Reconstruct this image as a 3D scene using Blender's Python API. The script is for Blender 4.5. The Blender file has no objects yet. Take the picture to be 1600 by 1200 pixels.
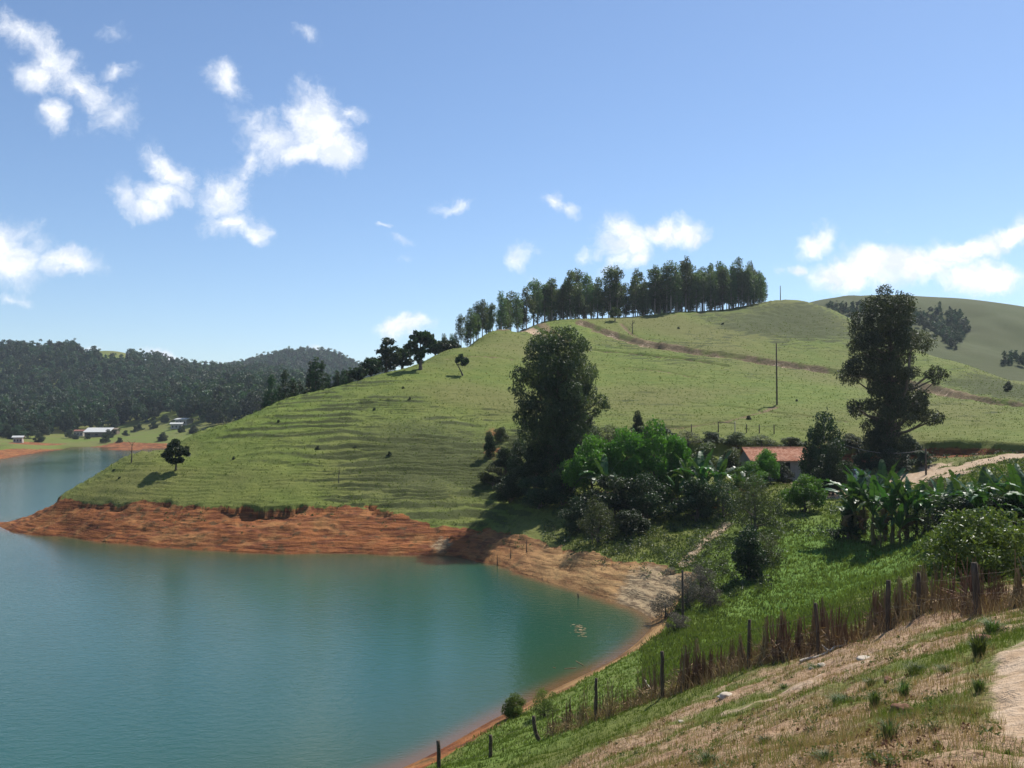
import bpy, math, random
import numpy as np
from mathutils import Vector, Matrix

scene = bpy.context.scene
COL = scene.collection
R = math.radians

# ---------------------------------------------------------------- camera
cam_data = bpy.data.cameras.new('camera')
cam_data.sensor_width = 36.0
cam_data.lens = 36.0 * 1450.0 / 1600.0
cam_data.clip_start = 0.1; cam_data.clip_end = 20000.0
cam = bpy.data.objects.new('camera', cam_data); COL.objects.link(cam)
cam.location = (0, 0, 13.0)
cam.rotation_euler = (R(90) + math.atan(50.0 / 1450.0), 0, 0)
scene.camera = cam

# ---------------------------------------------------------------- sun, sky, exposure
SUN_AZ, SUN_EL = math.atan2(0.64, 0.77), R(52)          # clockwise from +Y
sun_data = bpy.data.lights.new('sun', 'SUN')
sun_data.energy = 5.0; sun_data.angle = R(0.53); sun_data.color = (1.0, 0.955, 0.88)
sun = bpy.data.objects.new('sun', sun_data); COL.objects.link(sun)
_sd = Vector((math.sin(SUN_AZ) * math.cos(SUN_EL), math.cos(SUN_AZ) * math.cos(SUN_EL), math.sin(SUN_EL)))
sun.rotation_euler = _sd.to_track_quat('Z', 'Y').to_euler()
sun.location = (60, 40, 120)
scene.view_settings.view_transform = 'Standard'
scene.view_settings.look = 'None'
scene.view_settings.gamma = 1.0
scene.view_settings.exposure = 0.36
scene.cycles.max_bounces = 6; scene.cycles.diffuse_bounces = 2; scene.cycles.glossy_bounces = 2
scene.cycles.transmission_bounces = 3; scene.cycles.transparent_max_bounces = 6; scene.cycles.volume_bounces = 0
scene.cycles.use_denoising = True

world = bpy.data.worlds.new('World'); scene.world = world; world.use_nodes = True
WN = world.node_tree.nodes; WL = world.node_tree.links; WN.clear()
def wn(t, **kw):
    n = WN.new(t)
    for k, v in kw.items(): setattr(n, k, v)
    return n
sky = wn('ShaderNodeTexSky', sky_type='NISHITA', sun_disc=False)
sky.sun_elevation = SUN_EL; sky.sun_rotation = SUN_AZ; sky.altitude = 700; sky.air_density = 1.0; sky.dust_density = 0.4; sky.ozone_density = 4.5
bg = wn('ShaderNodeBackground'); bg.inputs[1].default_value = 0.108
WL.new(sky.outputs[0], bg.inputs[0])
tc = wn('ShaderNodeTexCoord')
sep = wn('ShaderNodeSeparateXYZ'); WL.new(tc.outputs['Generated'], sep.inputs[0])
def wmath(op, a, b=None, c=None, clamp=False):
    n = wn('ShaderNodeMath', operation=op, use_clamp=clamp)
    for i, v in enumerate((a, b, c)):
        if v is None: continue
        if isinstance(v, (int, float)): n.inputs[i].default_value = v
        else: WL.new(v, n.inputs[i])
    return n.outputs[0]
yy = wmath('MAXIMUM', sep.outputs[1], 0.05)
sx = wmath('DIVIDE', sep.outputs[0], yy); sz = wmath('DIVIDE', sep.outputs[2], yy)
flat = wn('ShaderNodeCombineXYZ'); WL.new(sx, flat.inputs[0]); WL.new(sz, flat.inputs[1])
def wnoise(vec, scale, detail, rough=0.55, stretch=None):
    n = wn('ShaderNodeTexNoise'); n.inputs['Scale'].default_value = scale; n.inputs['Detail'].default_value = detail; n.inputs['Roughness'].default_value = rough
    WL.new(vec, n.inputs['Vector']); return n
dn = wnoise(flat.outputs[0], 9.0, 5.0, 0.6)
sub = wn('ShaderNodeVectorMath', operation='SUBTRACT'); WL.new(dn.outputs['Color'], sub.inputs[0]); sub.inputs[1].default_value = (0.5, 0.5, 0.5)
scl = wn('ShaderNodeVectorMath', operation='SCALE'); WL.new(sub.outputs[0], scl.inputs[0]); scl.inputs['Scale'].default_value = 0.085
addv = wn('ShaderNodeVectorMath', operation='ADD'); WL.new(flat.outputs[0], addv.inputs[0]); WL.new(scl.outputs[0], addv.inputs[1])
# cumulus positions: azimuth/elevation slopes of each puff (column, row, half sizes, tilt, body)
CLOUDS = [(35,38,66,24,-15,.62),(95,75,72,30,-42,.72),(140,125,54,26,-48,.7),(178,180,48,30,25,.6),(90,168,26,24,0,.52),(60,105,40,28,0,.6),(190,105,18,14,0,.42),(180,40,26,12,-30,.3),
 (352,128,38,24,-40,.64),(480,52,26,10,-15,.36),
 (490,180,56,56,0,1.1),(530,232,46,34,0,1.1),(470,230,40,26,0,1.0),(425,205,52,44,0,.68),(550,165,30,14,-20,.62),(400,185,20,24,20,.5),(390,240,18,26,0,.5),
 (262,258,50,20,-30,.72),(240,300,66,22,8,.66),(192,305,18,34,10,.7),(225,322,46,18,0,.72),(355,300,40,44,0,.78),(365,352,50,28,0,.7),(415,368,22,26,0,.62),(380,262,20,24,0,.45),
 (5,372,50,46,-25,.95),(25,405,52,40,0,.95),(95,412,54,20,-8,.85),(16,463,30,8,-5,.45),
 (862,312,22,18,-40,.7),(885,326,20,12,-40,.55),(975,375,44,42,0,1.05),(960,405,40,14,30,.6),(1025,358,66,24,6,1.05),(1075,354,38,22,0,1.05),(1102,360,9,16,15,.75),(985,408,26,18,0,.8),
 (815,398,28,18,20,.5),(705,330,24,9,0,.5),(597,353,13,6,0,.5),(617,377,18,10,0,.3),(620,412,18,10,10,.32),(908,396,12,12,-40,.3),(848,440,16,14,0,.3),
 (643,514,42,14,0,.9),(262,562,34,14,0,.9),(135,546,20,8,0,.5),(412,552,24,8,0,.6),(505,560,34,12,-20,.7),(390,572,30,10,0,.6),
 (1268,382,36,22,20,.95),(1236,428,18,12,-15,.8),(1335,428,84,32,4,1.15),(1300,440,46,18,0,1.0),(1430,412,84,32,6,1.15),(1500,388,74,20,14,.95),(1575,358,56,18,18,.95),(1525,432,74,30,0,1.15),(1390,365,24,8,20,.3),(1650,345,60,26,10,.9),(-60,400,60,40,0,.9)]
acc = None
for cx_, cy_, rx_, ry_, rot_, wt_ in CLOUDS:
    m = wn('ShaderNodeMapping', vector_type='TEXTURE')
    p_ = math.atan(50.0 / 1450.0); a_ = (cx_ - 800) / 1450.0; b_ = -(cy_ - 600) / 1450.0
    fy_ = math.cos(p_) - b_ * math.sin(p_); fz_ = math.sin(p_) + b_ * math.cos(p_)
    m.inputs['Location'].default_value = (a_ / fy_, fz_ / fy_, 0)
    m.inputs['Rotation'].default_value = (0, 0, R(rot_))
    m.inputs['Scale'].default_value = (rx_ * 1.35 / 1450.0, ry_ * 1.35 / 1450.0, 1)
    WL.new(addv.outputs[0], m.inputs['Vector'])
    ln = wn('ShaderNodeVectorMath', operation='LENGTH'); WL.new(m.outputs[0], ln.inputs[0])
    v = wmath('MULTIPLY_ADD', ln.outputs['Value'], -wt_, wt_)
    acc = v if acc is None else wmath('MAXIMUM', acc, v)
front = wmath('GREATER_THAN', sep.outputs[1], 0.06)
fine = wnoise(addv.outputs[0], 17.0, 12.0, 0.70)
acc = wmath('ADD', acc, wmath('MULTIPLY_ADD', fine.outputs['Fac'], 1.5, -0.75))
acc = wmath('MULTIPLY', acc, front)
# the same kind of scattered cumulus everywhere else in the sky
zz = wmath('ADD', wmath('MAXIMUM', sep.outputs[2], 0.0), 0.12)
pl = wn('ShaderNodeCombineXYZ'); WL.new(wmath('DIVIDE', sep.outputs[0], zz), pl.inputs[0]); WL.new(wmath('DIVIDE', sep.outputs[1], zz), pl.inputs[1])
gen = wnoise(pl.outputs[0], 1.5, 9.0, 0.6)
gen_v = wmath('MULTIPLY_ADD', gen.outputs['Fac'], 3.2, -1.92)
ext = wmath('MAXIMUM', wmath('ABSOLUTE', sx), wmath('MULTIPLY', sz, 1.05))
ext = wmath('MAXIMUM', ext, wmath('MULTIPLY', wmath('LESS_THAN', sep.outputs[1], 0.06), 5.0))
mr = wn('ShaderNodeMapRange', interpolation_type='SMOOTHSTEP'); WL.new(ext, mr.inputs[0]); mr.inputs[1].default_value = 0.60; mr.inputs[2].default_value = 0.85
acc = wmath('MAXIMUM', acc, wmath('MULTIPLY', gen_v, mr.outputs[0]))
al = wn('ShaderNodeMapRange', interpolation_type='SMOOTHSTEP'); WL.new(acc, al.inputs[0]); al.inputs[1].default_value = 0.0; al.inputs[2].default_value = 0.80
up = wmath('GREATER_THAN', sep.outputs[2], 0.0)
alpha = wmath('MULTIPLY', wmath('MULTIPLY', al.outputs[0], 0.97), up)
bgc = wn('ShaderNodeBackground'); bgc.inputs[1].default_value = 0.98
body = wnoise(addv.outputs[0], 30.0, 6.0, 0.6); shade = wn('ShaderNodeMapRange'); WL.new(body.outputs['Fac'], shade.inputs[0]); shade.inputs[1].default_value = 0.40; shade.inputs[2].default_value = 0.62
cmix = wn('ShaderNodeMix', data_type='RGBA'); WL.new(shade.outputs[0], cmix.inputs[0]); cmix.inputs[6].default_value = (0.72, 0.77, 0.86, 1); cmix.inputs[7].default_value = (1.0, 1.0, 1.0, 1); WL.new(cmix.outputs[2], bgc.inputs[0])
mixw = wn('ShaderNodeMixShader'); WL.new(alpha, mixw.inputs[0]); WL.new(bg.outputs[0], mixw.inputs[1]); WL.new(bgc.outputs[0], mixw.inputs[2])
wo = wn('ShaderNodeOutputWorld'); WL.new(mixw.outputs[0], wo.inputs[0])
world.cycles.sampling_method = 'MANUAL'; world.cycles.sample_map_resolution = 512

# ---------------------------------------------------------------- camera maths
F_PX, W_PX, H_PX, CAM_Z = 1450.0, 1600.0, 1200.0, 13.0
PITCH = math.atan(50.0 / F_PX)
def ray(x, y):
    a = (x - 800.0) / F_PX; b = -(y - 600.0) / F_PX
    return np.array([a, math.cos(PITCH) - b * math.sin(PITCH), math.sin(PITCH) + b * math.cos(PITCH)])
def P(x, y, D):                      # the point at forward distance D seen in that direction
    r = ray(x, y); t = D / r[1]
    return np.array([r[0] * t, D, CAM_Z + r[2] * t])
def PZ(x, y, z):                     # the point at height z seen in that direction
    r = ray(x, y); t = (z - CAM_Z) / r[2]
    return np.array([r[0] * t, r[1] * t, z])

# ---------------------------------------------------------------- value noise
def _hash(ix, iy, seed):
    n = (ix.astype(np.int64) * 374761393 + iy.astype(np.int64) * 668265263 + seed * 982451653) & 0xFFFFFFFF
    n = ((n ^ (n >> 13)) * 1274126177) & 0xFFFFFFFF
    n = n ^ (n >> 16)
    return (n & 0xFFFFFF) / float(0xFFFFFF)
def vnoise(x, y, seed=0):
    x = np.asarray(x, float); y = np.asarray(y, float)
    ix = np.floor(x); iy = np.floor(y); fx = x - ix; fy = y - iy
    fx = fx * fx * (3 - 2 * fx); fy = fy * fy * (3 - 2 * fy)
    a = _hash(ix, iy, seed); b = _hash(ix + 1, iy, seed); c = _hash(ix, iy + 1, seed); d = _hash(ix + 1, iy + 1, seed)
    return (a * (1 - fx) + b * fx) * (1 - fy) + (c * (1 - fx) + d * fx) * fy * 1.0
def fbm(x, y, seed=0, octaves=4):
    s = 0; amp = 0.5; tot = 0
    for o in range(octaves):
        s = s + amp * vnoise(x * 2 ** o + 17.3 * o, y * 2 ** o - 9.1 * o, seed + o); tot += amp; amp *= 0.5
    return s / tot
def sstep(a, b, x):
    t = np.clip((x - a) / (b - a), 0, 1); return t * t * (3 - 2 * t)

# ---------------------------------------------------------------- terrain control points
SHORE = [(640,1195),(760,1130),(870,1075),(960,1030),(1008,992),(1018,972),(1000,955),(950,938),(900,922),(850,908),(800,893),(750,879),(700,868),
         (600,867),(450,866),(330,860),(200,850),(100,838),(0,823)]
CP = [PZ(x, y, 0.0) for x, y in SHORE]
COLS = {   # picture column: (row, distance) pairs down the visible slope
 -10: [(818,111.5)],
 100: [(780,107),(772,112)],
 200: [(788,102),(750,108),(712,118)],
 300: [(792,99),(740,108),(700,119),(681,128)],
 400: [(794,97),(740,105),(690,116),(660,125),(645,133)],
 500: [(797,96),(740,105),(680,117),(640,130),(613,142)],
 600: [(800,95),(740,106),(680,117),(620,136),(583,155)],
 700: [(812,93),(740,106),(680,118),(620,137),(580,155),(547,176)],
 760: [(825,92),(760,103),(700,115),(640,133),(580,158),(540,183),(522,203)],
 850: [(850,82),(800,91),(760,97),(700,110),(640,134),(580,166),(540,195),(515,222),(503,240)],
 950: [(870,74),(820,83),(770,93),(720,104),(690,112),(640,136),(600,163),(550,197),(520,225),(497,252)],
 1050:[(905,66),(850,76),(800,86),(750,97),(690,111),(675,117),(640,136),(600,163),(550,197),(520,225),(488,262)],
 1200:[(960,54),(930,58),(880,65),(830,74),(790,84),(760,93),(690,113),(660,125),(632,142),(600,165),(575,188),(550,205),(520,228),(490,256),(471,280)],
 1260:[(473,280)],
 1300:[(900,60),(850,68),(800,80),(765,92),(695,113),(660,126),(630,145),(600,168),(580,190),(550,208),(510,236),(484,262)],
 1400:[(880,58),(840,66),(800,76),(762,88),(745,97),(690,112),(660,128),(630,150),(610,168),(590,188),(560,208),(529,236)],
 1500:[(830,58),(790,67),(755,78),(735,91),(688,109),(650,130),(625,152),(605,172),(567,208)],
 1600:[(830,54),(780,62),(740,76),(708,94),(693,103),(660,126),(630,158),(602,198)],
 1750:[(760,55),(715,92),(660,128),(620,210)],
}
for cx, rows in COLS.items():
    CP += [P(cx, y, D) for y, D in rows]
FENCE_PX = [(688,1203,32.0),(767,1180,31.5),(835,1157,31.8),(930,1126,30.8),(1033,1097,29.0),(1160,1050,27.0),(1275,1025,25.0),(1383,990,24.0),(1430,966,23.6),(1520,968,21.5)]
for cx in (400, 500, 600, 700, 760, 850, 950, 1050, 1200, 1260, 1300, 1400, 1500, 1600):   # ground falls away behind each crest
    y, D = COLS[cx][-1]; q = P(cx, y, D)
    for k, dz in (((1.12, 0.10),) if cx == 400 else ((1.13, 0.06), (1.32, 0.22))):
        CP.append(np.array([q[0] * k, q[1] * k, q[2] - dz * max(q[2], 14.0)]))
CP += [P(*p) for p in FENCE_PX]
CP += [P(*p) for p in [(1600,1200,6.5),(1600,1050,10.5),(1600,965,16),(1600,925,23),(1300,1200,7.6),(1300,1100,13),(1300,1052,19),(1100,1200,11),(1100,1120,20),
                       (900,1200,19.5),(800,1200,25.5),(1000,1200,14.5),
                       (1400,935,42),(1550,870,42),(1160,990,48),(1280,950,48),(1060,1000,48),(1100,960,56),(1700,880,36)]]
RAW = [(0,-14,12.2),(0,0,11.4),(3,4,11.2),(8,3,11.6),(14,8,11.4),(20,-8,12.6),(-4,4,9.6),(-6,14,5.0),(-7,24,2.0),(-12,26,-0.2),(-12,10,2.6),(-22,6,-1.5),(-18,-10,3.5),(-30,-12,-1),
       (26,18,10.8),(34,10,11.6),(45,30,10.5),(45,50,9.5),
       # lake bed
       (-10,42,-2.5),(-25,45,-5),(-50,40,-6),(0,55,-2),(5,58,-1.2),(-10,70,-4),(-40,75,-6),(-70,80,-7),(-80,60,-7),(-20,85,-1.8),(-40,88,-1.8),(-62,100,-1.8),(-72,112,-2.5),(-90,130,-6),
       (-3,80,-2.2),(-7.5,82.5,-1.8),(-12,84,-2.0),(-9,78,-3.2),(-90,180,-6),(-120,250,-6),(-60,40,-6),
       # back of the headland
       (-60,121,-1.0),(-54,133,-1.0),(-50,150,-0.8),(-55,185,-1.5),(-65,230,-2.0),(-52,210,0.8),
       (60,430,36),(110,440,40),
       (-75,270,2),(-62,300,7),(-45,300,12),(-25,330,16),
       (150,330,30),(190,300,22),
       # far shores and hills
       ]
CP += [np.array(p, float) for p in RAW]
CP += [PZ(*p, 0.0) for p in [(30,712),(62,706),(100,701),(150,699),(185,699),(220,703)]]
CP += [P(*p) for p in [(0,700,330),(-60,705,300),(20,694,350),(80,695,410),(150,690,425),(150,680,480),(60,680,470),(250,668,480),(255,690,395),
                       (0,655,600),(100,650,600),(200,640,600),(300,630,560),(0,600,740),(120,600,740),(220,600,740),(320,612,700),
                       (-60,565,880),(0,556,880),(100,556,880),(150,549,900),(190,550,900),(230,568,880),(280,590,860),(340,594,860),(400,590,900),
                       (380,582,1300),(440,565,1300),(520,566,1300),(560,585,1300),(620,600,1300),
                       (1260,474,520),(1330,463,520),(1400,461,520),(1500,467,520),(1600,479,520),(1700,500,520),(1900,540,520),
                       (1330,520,420),(1400,525,415),(1430,505,450),(1480,520,455),(1530,505,450),(1500,550,400),(1590,560,375),(1450,565,370),(1700,580,370)]]
CP += [np.array(p, float) for p in [(-520,1000,50),(-350,1050,50),(-200,1050,40),(-300,1600,60),(-450,1600,40),(-150,1500,60),(200,900,30),(100,600,34),(0,450,24),(-30,420,17),
       (-60,500,20),(-100,420,12),(-90,380,8),(-130,360,-3),(-200,330,-6),(-250,400,2),(250,650,66),(400,650,56),(600,700,40),(0,800,30),(300,1500,30),(1200,1500,30),(-1000,1500,40),(-700,900,60),(-500,500,10),
       (0,2500,20),(1500,2500,20),(-1500,2500,20),(-300,240,-6),(-200,180,-7),(-150,120,-7),(-110,50,-6),(140,170,17),(250,200,22),(110,60,10)]]
CP = np.array(CP)
OFF = 22.0
def _uv(X, Y): return X / (Y + OFF) * 1.7, np.log(np.maximum(Y + OFF, 3.0))
def _tps(r2): return 0.5 * r2 * np.log(r2 + 1e-12)
_cu, _cv = _uv(CP[:, 0], CP[:, 1])
_n = len(CP)
_A = np.zeros((_n + 3, _n + 3))
_A[:_n, :_n] = _tps((_cu[:, None] - _cu[None]) ** 2 + (_cv[:, None] - _cv[None]) ** 2) + np.eye(_n) * 2e-5
_A[:_n, _n] = 1; _A[:_n, _n + 1] = _cu; _A[:_n, _n + 2] = _cv; _A[_n:, :_n] = _A[:_n, _n:].T
# relative heights: far away a metre counts for less, so solve for height / distance scale
_sc = (CP[:, 1] + OFF)
_w = np.linalg.solve(_A, np.concatenate([(CP[:, 2] - CAM_Z) / _sc, [0, 0, 0]]))
def base_z(X, Y):
    X = np.asarray(X, float); Y = np.asarray(Y, float); sh = X.shape
    u, v = _uv(X.ravel(), Y.ravel()); out = np.empty(u.shape)
    for i in range(0, len(u), 20000):
        uu = u[i:i + 20000]; vv = v[i:i + 20000]
        out[i:i + 20000] = _tps((uu[:, None] - _cu[None]) ** 2 + (vv[:, None] - _cv[None]) ** 2) @ _w[:_n] + _w[_n] + _w[_n + 1] * uu + _w[_n + 2] * vv
    return (out * np.maximum(Y.ravel() + OFF, 3.0) + CAM_Z).reshape(sh)

# ---------------------------------------------------------------- helpers: meshes, materials, tags
def make_mesh(name, V, faces, attrs=None, smooth=False):
    """V (n,3); faces: list of (m,k) index arrays; attrs: {name: (n,) or (n,4) array} on points"""
    me = bpy.data.meshes.new(name)
    V = np.ascontiguousarray(V, np.float32); faces = [np.asarray(f, np.int32) for f in faces if len(f)]
    me.vertices.add(len(V)); me.vertices.foreach_set('co', V.ravel())
    loops = np.concatenate([f.ravel() for f in faces]); tot = np.concatenate([np.full(len(f), f.shape[1], np.int32) for f in faces])
    start = np.concatenate([[0], np.cumsum(tot)[:-1]]).astype(np.int32)
    me.loops.add(len(loops)); me.loops.foreach_set('vertex_index', loops)
    me.polygons.add(len(tot)); me.polygons.foreach_set('loop_start', start)
    me.polygons.foreach_set('use_smooth', np.full(len(tot), bool(smooth)))
    for k, a in (attrs or {}).items():
        a = np.asarray(a, np.float32)
        if a.ndim == 1: me.attributes.new(k, 'FLOAT', 'POINT').data.foreach_set('value', a)
        else: me.attributes.new(k, 'FLOAT_COLOR', 'POINT').data.foreach_set('color', np.ascontiguousarray(a).ravel())
    me.update(calc_edges=True); me.validate()
    return me
def link(name, me, mat=None, parent=None, loc=None):
    o = bpy.data.objects.new(name, me); COL.objects.link(o)
    if mat is not None and me is not None:
        if not me.materials: me.materials.append(None)
        o.material_slots[0].link = 'OBJECT'; o.material_slots[0].material = mat
    if parent is not None: o.parent = parent
    if loc is not None: o.location = loc
    return o
def tag(o, label=None, cat=None, group=None, kind=None):
    for k, v in (('label', label), ('category', cat), ('group', group), ('kind', kind)):
        if v: o[k] = v
    return o
def thing(name, loc, label, cat, group=None, rz=0.0, sc=(1, 1, 1)):
    o = bpy.data.objects.new(name, None); COL.objects.link(o); o.empty_display_size = 0.3
    o.location = [float(v) for v in loc]; o.rotation_euler = (0, 0, rz); o.scale = sc
    return tag(o, label, cat, group)

class MB:
    """collects geometry for one mesh"""
    def __init__(s): s.V = []; s.F = {}; s.T = []; s.n = 0
    def add(s, V, F, tint=0.5):
        V = np.asarray(V, float).reshape(-1, 3); F = np.asarray(F, int)
        s.F.setdefault(F.shape[1], []).append(F + s.n); s.V.append(V)
        s.T.append(np.broadcast_to(np.asarray(tint, float), (len(V),)).copy()); s.n += len(V); return s
    def box(s, c, d, rz=0.0, tint=0.5, taper=1.0):
        h = np.array(d, float) / 2
        v = np.array([[x * (taper if z > 0 else 1), y * (taper if z > 0 else 1), z] for z in (-1, 1) for y in (-1, 1) for x in (-1, 1)], float) * h
        cz, sz_ = math.cos(rz), math.sin(rz)
        v = np.stack([v[:, 0] * cz - v[:, 1] * sz_, v[:, 0] * sz_ + v[:, 1] * cz, v[:, 2]], 1) + np.array(c)
        return s.add(v, [[0, 2, 3, 1], [4, 5, 7, 6], [0, 1, 5, 4], [2, 6, 7, 3], [0, 4, 6, 2], [1, 3, 7, 5]], tint)
    def tube(s, pts, rad, n=6, tint=0.5, cap=True):
        pts = np.asarray(pts, float); rad = np.broadcast_to(np.asarray(rad, float), (len(pts),))
        d = np.gradient(pts, axis=0); d /= np.linalg.norm(d, axis=1)[:, None] + 1e-9
        ref = np.array([0.0, 0, 1]) if abs(d[0, 2]) < 0.9 else np.array([1.0, 0, 0])
        a = np.cross(d, ref); a /= np.linalg.norm(a, axis=1)[:, None] + 1e-9; b = np.cross(d, a)
        t = np.arange(n) * 2 * math.pi / n
        ring = pts[:, None] + rad[:, None, None] * (np.cos(t)[None, :, None] * a[:, None] + np.sin(t)[None, :, None] * b[:, None])
        i = np.arange(len(pts) - 1)[:, None] * n; j = np.arange(n)[None]; k = (j + 1) % n
        f = np.stack([i + j, i + k, i + n + k, i + n + j], -1).reshape(-1, 4)
        s.add(ring.reshape(-1, 3), f, tint)
        if cap and rad[-1] > 0.01:
            top = np.arange(n) + s.n - n
            c = pts[-1] + d[-1] * rad[-1] * 0.15
            s.V.append(c[None]); s.T.append(np.array([float(np.mean(tint))])); s.n += 1
            s.F.setdefault(3, []).append(np.stack([top, np.roll(top, -1), np.full(n, s.n - 1)], 1))
        return s
    def mesh(s, name, smooth=False):
        return make_mesh(name, np.concatenate(s.V), [np.concatenate(f) for f in s.F.values()], {'tint': np.concatenate(s.T)}, smooth)

class NT:
    """small shader-graph helper"""
    def __init__(s, name):
        s.m = bpy.data.materials.new(name); s.m.use_nodes = True; s.N = s.m.node_tree.nodes; s.L = s.m.node_tree.links; s.N.clear()
        s.out = s.N.new('ShaderNodeOutputMaterial')
    def node(s, t, **kw):
        n = s.N.new(t)
        for k, v in kw.items(): setattr(n, k, v)
        return n
    def put(s, v, sock):
        if isinstance(v, bpy.types.NodeSocket): s.L.new(v, sock)
        elif isinstance(v, (tuple, list)): sock.default_value = tuple(v) if len(v) == 4 or len(sock.default_value) == 3 else tuple(v) + (1,)
        else: sock.default_value = v
    def math(s, op, a, b=0.0, c=0.0, clamp=False):
        n = s.node('ShaderNodeMath', operation=op, use_clamp=clamp)
        s.put(a, n.inputs[0]); s.put(b, n.inputs[1]); s.put(c, n.inputs[2]); return n.outputs[0]
    def mix(s, f, a, b, blend='MIX'):
        n = s.node('ShaderNodeMix', data_type='RGBA', blend_type=blend)
        s.put(f, n.inputs[0]); s.put(a, n.inputs[6]); s.put(b, n.inputs[7]); return n.outputs[2]
    def noise(s, vec, scale, detail=4.0, rough=0.55, dist=0.0, out='Fac'):
        n = s.node('ShaderNodeTexNoise'); s.put(vec, n.inputs['Vector']); n.inputs['Scale'].default_value = scale
        n.inputs['Detail'].default_value = detail; n.inputs['Roughness'].default_value = rough; n.inputs['Distortion'].default_value = dist
        return n.outputs[out]
    def step(s, v, a, b):
        n = s.node('ShaderNodeMapRange', interpolation_type='SMOOTHSTEP'); s.put(v, n.inputs[0]); n.inputs[1].default_value = a; n.inputs[2].default_value = b
        return n.outputs[0]
    def attr(s, name, out='Fac'): return s.node('ShaderNodeAttribute', attribute_name=name).outputs[out]
    def pos(s): return s.node('ShaderNodeNewGeometry').outputs['Position']
    def objco(s): return s.node('ShaderNodeTexCoord').outputs['Object']
    def scale(s, vec, v3):
        n = s.node('ShaderNodeVectorMath', operation='MULTIPLY'); s.put(vec, n.inputs[0]); n.inputs[1].default_value = v3; return n.outputs[0]
    def bump(s, h, strength, dist, normal=None):
        n = s.node('ShaderNodeBump'); n.inputs['Strength'].default_value = strength; n.inputs['Distance'].default_value = dist; s.put(h, n.inputs['Height'])
        if normal is not None: s.L.new(normal, n.inputs['Normal'])
        return n.outputs[0]
    def pbsdf(s, col, rough=0.8, spec=0.25, normal=None, metal=0.0, **kw):
        n = s.node('ShaderNodeBsdfPrincipled'); s.put(col, n.inputs['Base Color']); s.put(rough, n.inputs['Roughness']); s.put(spec, n.inputs['Specular IOR Level']); s.put(metal, n.inputs['Metallic'])
        if normal is not None: s.L.new(normal, n.inputs['Normal'])
        return n
    def finish(s, shader): s.L.new(shader.outputs[0] if hasattr(shader, 'outputs') else shader, s.out.inputs[0]); return s.m

# ---------------------------------------------------------------- ground relief
def poly_dist(X, Y, pts):
    """distance to a polyline, and which side (positive = the camera's side when drawn left to right)"""
    best = np.full(X.shape, 1e9); side = np.zeros(X.shape)
    for (ax, ay), (bx, by) in zip(pts[:-1], pts[1:]):
        dx, dy = bx - ax, by - ay; L2 = dx * dx + dy * dy
        t = np.clip(((X - ax) * dx + (Y - ay) * dy) / L2, 0, 1)
        d = np.hypot(X - ax - t * dx, Y - ay - t * dy); sd = ((Y - ay) * dx - (X - ax) * dy) < 0
        m = d < best; best = np.where(m, d, best); side = np.where(m, np.where(sd, 1.0, -1.0), side)
    return best, side
def hit_base(x, y, zf=None):
    r = ray(x, y); Y = np.exp(np.linspace(math.log(5 + OFF), math.log(1800 + OFF), 900)) - OFF
    t = Y / r[1]; X = r[0] * t; Zr = CAM_Z + r[2] * t
    d = Zr - (zf or base_z)(X, Y)
    k = np.argmax(d < 0)
    if d[k] >= 0: k = np.argmin(d)
    if k == 0: return np.array([X[0], Y[0], Zr[0]])
    a = d[k - 1] / (d[k - 1] - d[k] + 1e-9); a = min(max(a, 0), 1)
    Yh = Y[k - 1] + (Y[k] - Y[k - 1]) * a
    return np.array([r[0] / r[1] * Yh, Yh, CAM_Z + r[2] / r[1] * Yh])
def px_path(pts): return [tuple(hit_base(x, y)[:2]) for x, y in pts]
BANK = [tuple(P(*p)[:2]) for p in [(985,690,110),(1060,692,111),(1130,690,112),(1200,690,113),(1300,695,113),(1400,690,112),(1500,689,109),(1600,693,103),(1720,700,97),(1850,705,92)]]
ROAD = [tuple(P(*p)[:2]) for p in [(1850,690,84),(1700,698,90),(1600,709,93),(1500,733,92),(1430,748,94),(1350,758,98),(1290,752,100)]]
TRACK = px_path([(905,505),(935,517),(962,527),(1010,540),(1080,551),(1160,561),(1230,572),(1295,582),(1380,592),(1440,606),(1500,622),(1560,631),(1640,640)])
DITCH = px_path([(922,546),(970,550),(1030,556),(1080,562),(1132,571)])
HILLROAD = px_path([(800,513),(818,514),(835,519),(852,527)])
LINES = [px_path(p) for p in ([(1135,633),(1190,641),(1250,648),(1322,658)],[(1213,634),(1190,643),(1130,658),(1060,668),(1000,668)],[(970,505),(985,520),(1010,535),(1040,546)],
         [(700,560),(740,556),(800,560)],[(930,570),(985,574),(1040,580),(1090,590)],[(1010,497),(1080,491),(1150,480),(1195,473)],[(1240,690),(1300,688),(1340,690)])]
GOAT = px_path([(1135,820),(1105,845),(1080,870),(1070,885)])
PATH_NEAR = [tuple(P(*p)[:2]) for p in [(920,1200,18.5),(1080,1130,18.5),(1200,1075,18.5),(1290,1035,19.5),(1400,1010,19)]]
HOUSE_C = (30.2, 103.5); BENCH_Z = 6.0
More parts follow.
